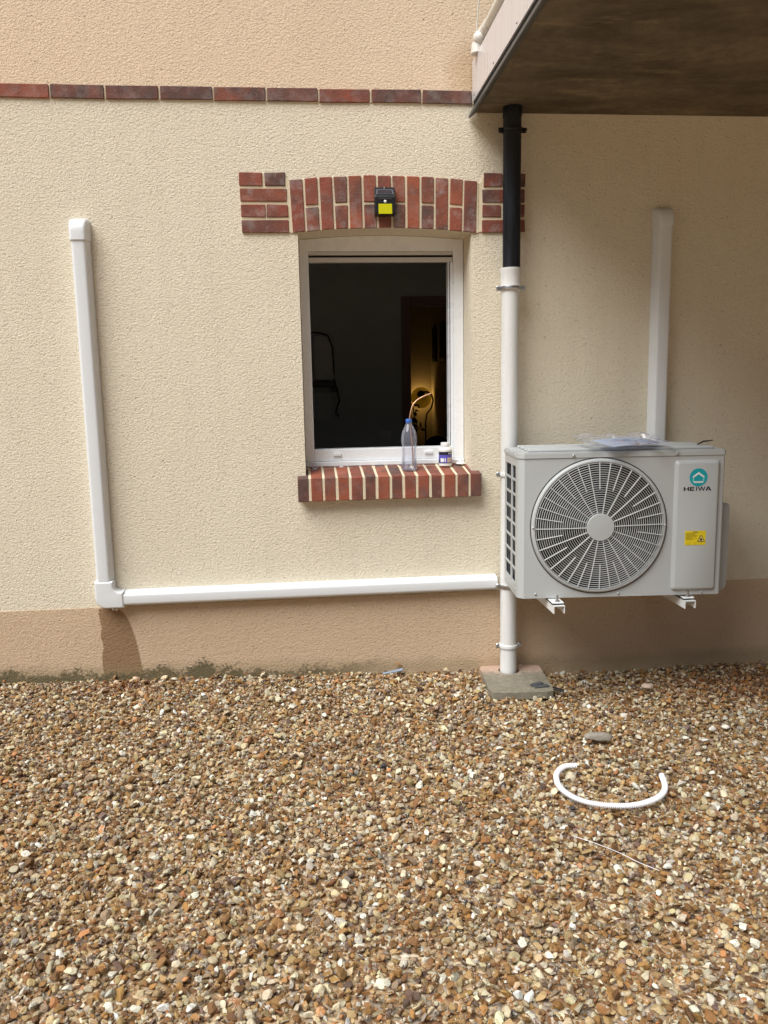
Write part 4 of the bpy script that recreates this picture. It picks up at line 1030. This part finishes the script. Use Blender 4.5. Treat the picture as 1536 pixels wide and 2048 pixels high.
# suction-cup like white disc and debris
hk = thing('white_plastic_disc', 'white plastic disc with a stub lying at the right end of the sill', 'plastic disc', (.768, .12, sz(.12)))
mb = MB(); mb.lathe([(.024, .006), (.0245, .009), (.018, .0125), (.008, .016), (.0065, .028), (.0001, .030)], seg=28, cap0=True); mb.done('disc', M['applianced'], hk, 40)
mb = MB(); mb.tube([(-.06, .03, .022), (-.02, .01, .024), (.0, .0, .022)], [.005, .006, .006], 8); mb.done('stub', M['applianced'], hk, 60)
def crumple(name, c, s, mat, label, cat, sc=(1, 1, 1), seed=1):
    random.seed(seed); bm = bmesh.new(); bmesh.ops.create_icosphere(bm, subdivisions=2, radius=s)
    for v in bm.verts:
        k_ = random.uniform(.6, 1.25); v.co = Vector((v.co.x * sc[0] * k_, v.co.y * sc[1] * k_, v.co.z * sc[2] * k_))
    me = bpy.data.meshes.new(name); bm.to_mesh(me); bm.free(); return meta(link(name, me, None, mat, c), label, cat)
o = crumple('crumpled_tape', (.048, .095, sz(.095) + .012), .013, M['bag'], 'crumpled bit of clear plastic at the left end of the sill', 'plastic scrap', (.9, .7, 1.5), 3); o.rotation_euler = (0, R(30), 0)
crumple('filler_crumb', (.178, .135, sz(.135) + .003), .0065, M['jar_white'], 'tiny white crumb of filler at the back of the sill left of the bottle', 'crumb', (1.4, 1, .8), 5)

# ================================================================== GROUND AND GRAVEL
bm = bmesh.new()
gx = sorted(set([-60, -20, -8, 60, 20, 9] + [round(-4 + .25 * i, 3) for i in range(37)])); gy = sorted(set([-80, -20, -8] + [round(-4 + .2 * i, 3) for i in range(21)] ))
gv = [[bm.verts.new((x_, min(y_, 0.0), (ZG(x_, y_) if abs(x_) < 6 else ZG(max(-2, min(2.3, x_)), y_)) - .016)) for y_ in gy] for x_ in gx]
for i in range(len(gx) - 1):
    for j in range(len(gy) - 1): bm.faces.new((gv[i][j], gv[i + 1][j], gv[i + 1][j + 1], gv[i][j + 1]))
me = bpy.data.meshes.new('ground'); bm.to_mesh(me); bm.free()
a = NT('distant_gravel'); v = a.coord()
vo = a.n('TexVoronoi'); vo.inputs['Scale'].default_value = 55; a.l(v, vo.inputs['Vector'])
cc = a.ramp(vo.outputs['Color'], [(0, (.20, .10, .045)), (.25, (.36, .22, .11)), (.5, (.50, .37, .22)), (.7, (.30, .24, .18)), (.85, (.66, .58, .45))], 'CONSTANT')
a.set(Base_Color=cc, Roughness=.85, Normal=a.bump(vo.outputs['Distance'], 1, -.012)); M['ground'] = a.m
meta(link('ground', me, None, M['ground']), kind='structure')

# pile one patch of pebbles that wraps round, then lay copies of the patch
PW, PH, RES = 1.76, 1.44, .004
random.seed(11)
NXg, NYg = int(PW / RES), int(PH / RES)
H = np.zeros((NXg, NYg)); peb = []
areas = 0; target = PW * PH * 2.6
while areas < target:
    sz_ = min(.0170, max(.0038, random.lognormvariate(math.log(.0079), .38)))
    best = None
    for _ in range(4):
        i, j = random.randrange(NXg), random.randrange(NYg)
        if best is None or H[i, j] < best[0]: best = (H[i, j], i, j)
    _, i, j = best
    fl = random.uniform(.30, .75); el = random.uniform(.5, .95)
    a_, c_ = sz_, sz_ * fl
    rr = max(1, int(sz_ * .85 / RES)); ix = (np.arange(i - rr, i + rr + 1)) % NXg; iy = (np.arange(j - rr, j + rr + 1)) % NYg
    sub = H[np.ix_(ix, iy)]
    base_h = .55 * sub.mean() + .45 * sub.max()
    gx_, gy_ = np.meshgrid(np.arange(-rr, rr + 1) * RES, np.arange(-rr, rr + 1) * RES, indexing='ij')
    top = base_h + c_ * .85 + c_ * np.sqrt(np.clip(1 - (gx_ ** 2 + gy_ ** 2) / (sz_ * .9) ** 2, 0, 1)) * .9
    msk = (gx_ ** 2 + gy_ ** 2) < (sz_ * .9) ** 2
    sub2 = np.where(msk, np.maximum(sub, top), sub); H[np.ix_(ix, iy)] = sub2
    peb.append((i * RES, j * RES, base_h + c_ * .85, sz_, el, fl)); areas += PI * sz_ * sz_ * el * .9
peb = np.array(peb); off = float(np.median(H)); print('pebbles per patch', len(peb), 'height', off, H.max())
keep = peb[:, 2] > off - .030
peb = peb[keep]
pts, rots, scl, tint, idx = [], [], [], [], []
palette = np.array([(.31, .155, .050), (.42, .225, .080), (.25, .120, .045), (.47, .31, .135), (.55, .40, .195), (.64, .53, .32), (.80, .71, .50), (.95, .90, .76),
                    (.38, .34, .27), (.50, .46, .38), (.25, .165, .135), (.17, .105, .075), (.44, .24, .075), (.33, .235, .15), (.055, .055, .06), (.58, .27, .11)])
pw = np.array([16, 17, 10, 12, 11, 10, 13, 7, 2.5, 1.6, 2.2, 6, 8, 7, .25, 2.5]); pw = pw / pw.sum()
def zg_vec(x, y):
    w_ = np.interp(x, [-1.8, -.6, .2, .9, 1.3, 2.4], [.080, .055, .034, .004, -.028, -.020]); return w_ * np.clip(1 + (y + .1) / .9, 0, 1)
for ci in range(-2, 3):
    for cj in range(2):
        x0, y0 = ci * PW, -(cj + 1) * PH + .0
        P = peb.copy(); 
        X_ = P[:, 0] + x0 + PW * .12; Y_ = P[:, 1] + y0
        if (ci + cj) % 2: X_ = x0 + PW * .12 + (PW - P[:, 0])
        k_ = (Y_ < -.35 * P[:, 3] - .004) & (X_ > -3.2) & (X_ < 4.0)
        # leave the slab and the pipe free
        k_ &= ~((np.abs(X_ - .972) < .155) & (np.abs(Y_ + .19) < .185))
        X_, Y_, P = X_[k_], Y_[k_], P[k_]
        Z_ = P[:, 2] - off + zg_vec(X_, Y_) - .004
        n = len(P)
        pts.append(np.stack([X_, Y_, Z_], 1))
        rots.append(np.stack([rng.normal(0, .45, n), rng.normal(0, .45, n), rng.uniform(0, 2 * PI, n)], 1))
        s_ = P[:, 3] * rng.uniform(.95, 1.2, n); scl.append(np.stack([s_, s_ * P[:, 4], s_ * P[:, 5]], 1))
        c_ = palette[rng.choice(len(palette), n, p=pw)] * rng.uniform(.62, 1.25, (n, 1)) * (1 + rng.normal(0, .025, (n, 3)))
        wet = np.exp(-(((X_ + .88) / .16) ** 2 + ((Y_ + .05) / .13) ** 2)) + .9 * np.exp(-(((X_ - 2.05) / .42) ** 2 + ((Y_ + .30) / .22) ** 2))
        wet = np.clip(wet * rng.uniform(.5, 1.4, n), 0, 1)[:, None]
        c_ = c_ * (1 - wet * (1 - np.array([.72, .45, .28])))
        tint.append(np.clip(c_ * np.array([.91, .89, .86]), 0.01, .85)); idx.append(rng.integers(0, 16, n))
pts, rots, scl, tint, idx = map(np.concatenate, (pts, rots, scl, tint, idx))
# a few larger pale and grey pebbles scattered on the surface
big = [(-.30, -2.02, .026, 7), (.52, -1.98, .028, 7), (1.444, -1.182, .026, 7), (1.50, -1.19, .026, 9), (1.35, -1.33, .022, 7), (-.45, -1.62, .024, 6), (.10, -1.92, .028, 9), (.86, -1.36, .020, 14), (.40, -1.80, .018, 14),
       (-.62, -1.95, .028, 6), (-.9, -1.4, .024, 7), (-.2, -1.2, .024, 6), (.25, -1.65, .026, 6), (1.3, -1.72, .028, 6), (1.1, -2.0, .026, 7), (-.75, -.75, .026, 7), (.05, -.5, .022, 7), (.60, -.9, .022, 9), (1.7, -.8, .024, 7), (.35, -.42, .020, 7)]
for (x_, y_, s_, ti) in big:
    pts = np.vstack([pts, [x_, y_, zg_vec(np.array([x_]), np.array([y_]))[0] + .006]]); rots = np.vstack([rots, [.1, .15, random.uniform(0, 6)]])
    scl = np.vstack([scl, [s_ * .72, s_ * .55, s_ * .38]]); tint = np.vstack([tint, palette[ti]]); idx = np.append(idx, random.randrange(16))
nl = 420      # curled orange and tan slivers lying among the stones
lx_ = rng.uniform(-1.9, 2.6, nl); ly_ = -rng.uniform(.05, 2.6, nl)
pts = np.vstack([pts, np.stack([lx_, ly_, zg_vec(lx_, ly_) + .003], 1)]); rots = np.vstack([rots, np.stack([rng.normal(0, .3, nl), rng.normal(0, .3, nl), rng.uniform(0, 2 * PI, nl)], 1)])
ll_ = rng.uniform(.009, .021, nl); scl = np.vstack([scl, np.stack([ll_, ll_ * .24, ll_ * .17], 1)])
lc_ = np.array([(.50, .24, .09), (.42, .17, .06), (.60, .42, .20), (.36, .15, .06)])[rng.integers(0, 4, nl)]; tint = np.vstack([tint, lc_]); idx = np.append(idx, rng.integers(0, 16, nl))
NP = len(pts)
me = bpy.data.meshes.new('gravel'); me.vertices.add(NP); me.vertices.foreach_set('co', pts.astype(np.float32).ravel())
def attr(name, typ, data, key):
    at = me.attributes.new(name, typ, 'POINT'); at.data.foreach_set(key, data.astype(np.float32 if typ != 'INT' else np.int32).ravel())
attr('rot', 'FLOAT_VECTOR', rots, 'vector'); attr('scl', 'FLOAT_VECTOR', scl, 'vector')
attr('tint', 'FLOAT_COLOR', np.concatenate([tint, np.ones((NP, 1))], 1), 'color'); attr('pick', 'INT', idx, 'value')
gravel = link('gravel', me)
meta(gravel, 'loose brown, tan and white gravel covering the ground before the wall', 'gravel', None, 'stuff')
rocks = []
for k in range(16):
    random.seed(100 + k); bm = bmesh.new(); bmesh.ops.create_icosphere(bm, subdivisions=3, radius=1.0)
    rounded = k % 8 == 0
    pln = [(Vector([random.gauss(0, 1) for _ in range(3)]).normalized(), random.uniform(.5, .86) if rounded else random.uniform(.30, .80)) for _ in range(6 if rounded else 9)]
    ph = [random.uniform(0, 6) for _ in range(6)]
    for v in bm.verts:
        d = v.co.normalized(); r_ = 1.05
        for n_, h_ in pln:
            q = d.dot(n_)
            if q > 1e-3: r_ = min(r_, h_ / q)
        r_ *= 1 + .05 * math.sin(d.x * 4 + ph[0]) * math.sin(d.y * 5 + ph[1]) + .035 * math.sin(d.z * 9 + ph[2]) * math.sin(d.x * 8 + ph[3])
        v.co = d * r_
    rm = bpy.data.meshes.new('pebble'); bm.to_mesh(rm); bm.free(); rm.materials.append(M['pebble'])
    for p in rm.polygons: p.use_smooth = True
    rm.set_sharp_from_angle(angle=R(45 if rounded else 10))
    rocks.append(bpy.data.objects.new('pebble', rm))
ng = bpy.data.node_groups.new('gravel_instances', 'GeometryNodeTree')
ng.interface.new_socket('Geometry', in_out='INPUT', socket_type='NodeSocketGeometry'); ng.interface.new_socket('Geometry', in_out='OUTPUT', socket_type='NodeSocketGeometry')
gi = ng.nodes.new('NodeGroupInput'); go = ng.nodes.new('NodeGroupOutput'); iop = ng.nodes.new('GeometryNodeInstanceOnPoints')
jn = ng.nodes.new('GeometryNodeJoinGeometry')
for r_ in reversed(rocks):
    oi = ng.nodes.new('GeometryNodeObjectInfo'); oi.inputs['Object'].default_value = r_; oi.inputs['As Instance'].default_value = True
    ng.links.new(oi.outputs['Geometry'], jn.inputs[0])
def na(name, typ):
    n_ = ng.nodes.new('GeometryNodeInputNamedAttribute'); n_.data_type = typ; n_.inputs['Name'].default_value = name
    return [o_ for o_ in n_.outputs if o_.enabled and o_.name == 'Attribute'][0]
ng.links.new(gi.outputs[0], iop.inputs['Points']); ng.links.new(jn.outputs[0], iop.inputs['Instance'])
iop.inputs['Pick Instance'].default_value = True
ng.links.new(na('pick', 'INT'), iop.inputs['Instance Index'])
e2r = ng.nodes.new('FunctionNodeEulerToRotation'); ng.links.new(na('rot', 'FLOAT_VECTOR'), e2r.inputs[0]); ng.links.new(e2r.outputs[0], iop.inputs['Rotation'])
ng.links.new(na('scl', 'FLOAT_VECTOR'), iop.inputs['Scale']); ng.links.new(iop.outputs[0], go.inputs[0])
md = gravel.modifiers.new('instances', 'NODES'); md.node_group = ng

# ================================================================== THINGS ON THE GRAVEL
random.seed(5)
GT = .012
path = smooth_path([(.961, -1.096, GT + .012), (.912, -1.105, GT + .014), (.866, -1.161, GT + .016), (.850, -1.240, GT + .014), (.869, -1.303, GT + .010), (.912, -1.356, GT + .010), (.987, -1.386, GT + .009),
                    (1.072, -1.391, GT + .009), (1.155, -1.362, GT + .012), (1.206, -1.307, GT + .015), (1.232, -1.223, GT + .018)], 34)
# even spacing, ribbed radius
seglen = [0]
for p, q in zip(path, path[1:]): seglen.append(seglen[-1] + (q - p).length)
tot = seglen[-1]; n = int(tot / .00125); res = []
cx_ = np.array([p.x for p in path]); cy_ = np.array([p.y for p in path]); cz_ = np.array([p.z for p in path]); sl_ = np.array(seglen)
for i in range(n):
    s_ = tot * i / (n - 1); res.append(Vector((np.interp(s_, sl_, cx_), np.interp(s_, sl_, cy_), np.interp(s_, sl_, cz_))))
mb = MB(); mb.tube(res, [.0088 + .0016 * math.sin(2 * PI * i / 5 + .4) for i in range(n)], 16)
meta(mb.done('corrugated_hose', M['hose'], None, 70), 'short curved piece of white corrugated hose lying on the gravel', 'hose')
mb = MB(); mb.tube(smooth_path([(.800, -1.530, .012), (.852, -1.589, .018), (.906, -1.653, .020), (.941, -1.700, .018), (.990, -1.742, .012)]), .0010, 6)
meta(mb.done('thin_wire', M['hose'], None, 60), 'thin pale wire lying across the gravel below the hose', 'wire')
def rock(name, c, sc, mat, label, cat, seed, rot=(0, 0, 0)):
    random.seed(seed); bm = bmesh.new(); bmesh.ops.create_icosphere(bm, subdivisions=3, radius=1)
    pln = [(Vector([random.gauss(0, 1) for _ in range(3)]).normalized(), random.uniform(.62, .92)) for _ in range(10)]
    for v in bm.verts:
        d = v.co.normalized(); r_ = 1
        for n_, h_ in pln:
            q = d.dot(n_)
            if q > 1e-3: r_ = min(r_, h_ / q)
        r_ *= 1 + .03 * math.sin(d.x * 9) * math.sin(d.y * 7 + seed); v.co = Vector((d.x * sc[0], d.y * sc[1], d.z * sc[2])) * r_
    me = bpy.data.meshes.new(name); bm.to_mesh(me); bm.free()
    for p in me.polygons: p.use_smooth = True
    me.set_sharp_from_angle(angle=R(35))
    return meta(link(name, me, None, mat, c, rot), label, cat)
rock('grey_stone', (1.134, -.862, .022), (.060, .030, .018), M['greystone'], 'long flat grey stone lying on the gravel above the hose', 'stone', 3, (0, 0, R(-4)))
rock('pale_pink_stone', (1.568, -.335, .006), (.030, .024, .017), M['pinkstone'], 'rounded pale pink stone on the gravel right of the concrete slab', 'stone', 8)
rock('brick_crumb', (1.045, -.020, .022), (.014, .010, .010), M['pinkstone'], 'small pink chip leaning on the wall behind the concrete slab', 'brick chip', 12)
mb = MB(); mb.prism([(-.055, -.008), (.050, -.011), (.056, .010), (-.052, .006)], 'z', 0, .006, .0015)
meta(mb.done('grey_plastic_strip', M['cardgrey'], None, None, (.395, -.060, .040), (R(6), R(-5), R(12))), 'bluish grey plastic strip on the gravel against the wall under the window', 'plastic strip')
def leafy(c, s, rz, label):
    mb = MB(); n = 7; G = []
    for i in range(n + 1):
        u_ = i / n; w_ = math.sin(PI * u_) ** .7 * .38 + .02
        G.append([mb.bm.verts.new(((u_ - .5) * 2 * s, k_ * w_ * s, .35 * s * (math.sin(u_ * 4) * .5 + .35 * k_ * k_))) for k_ in (-1, 0, 1)])
    for A, B in zip(G, G[1:]):
        for k_ in range(2): mb.bm.faces.new((A[k_], B[k_], B[k_ + 1], A[k_ + 1]))
    return meta(mb.done('dry_leaf', M['deadleaf'], None, None, c, (R(20), R(10), rz)), label, 'dry leaf', 'dry leaves on the gravel')
leafy((.425, -.020, .062), .020, .2, 'curled brown dry leaf against the wall behind the grey plastic strip')
leafy((1.175, -.045, .012), .024, 1.2, 'curled brown dry leaf against the wall just right of the concrete slab')
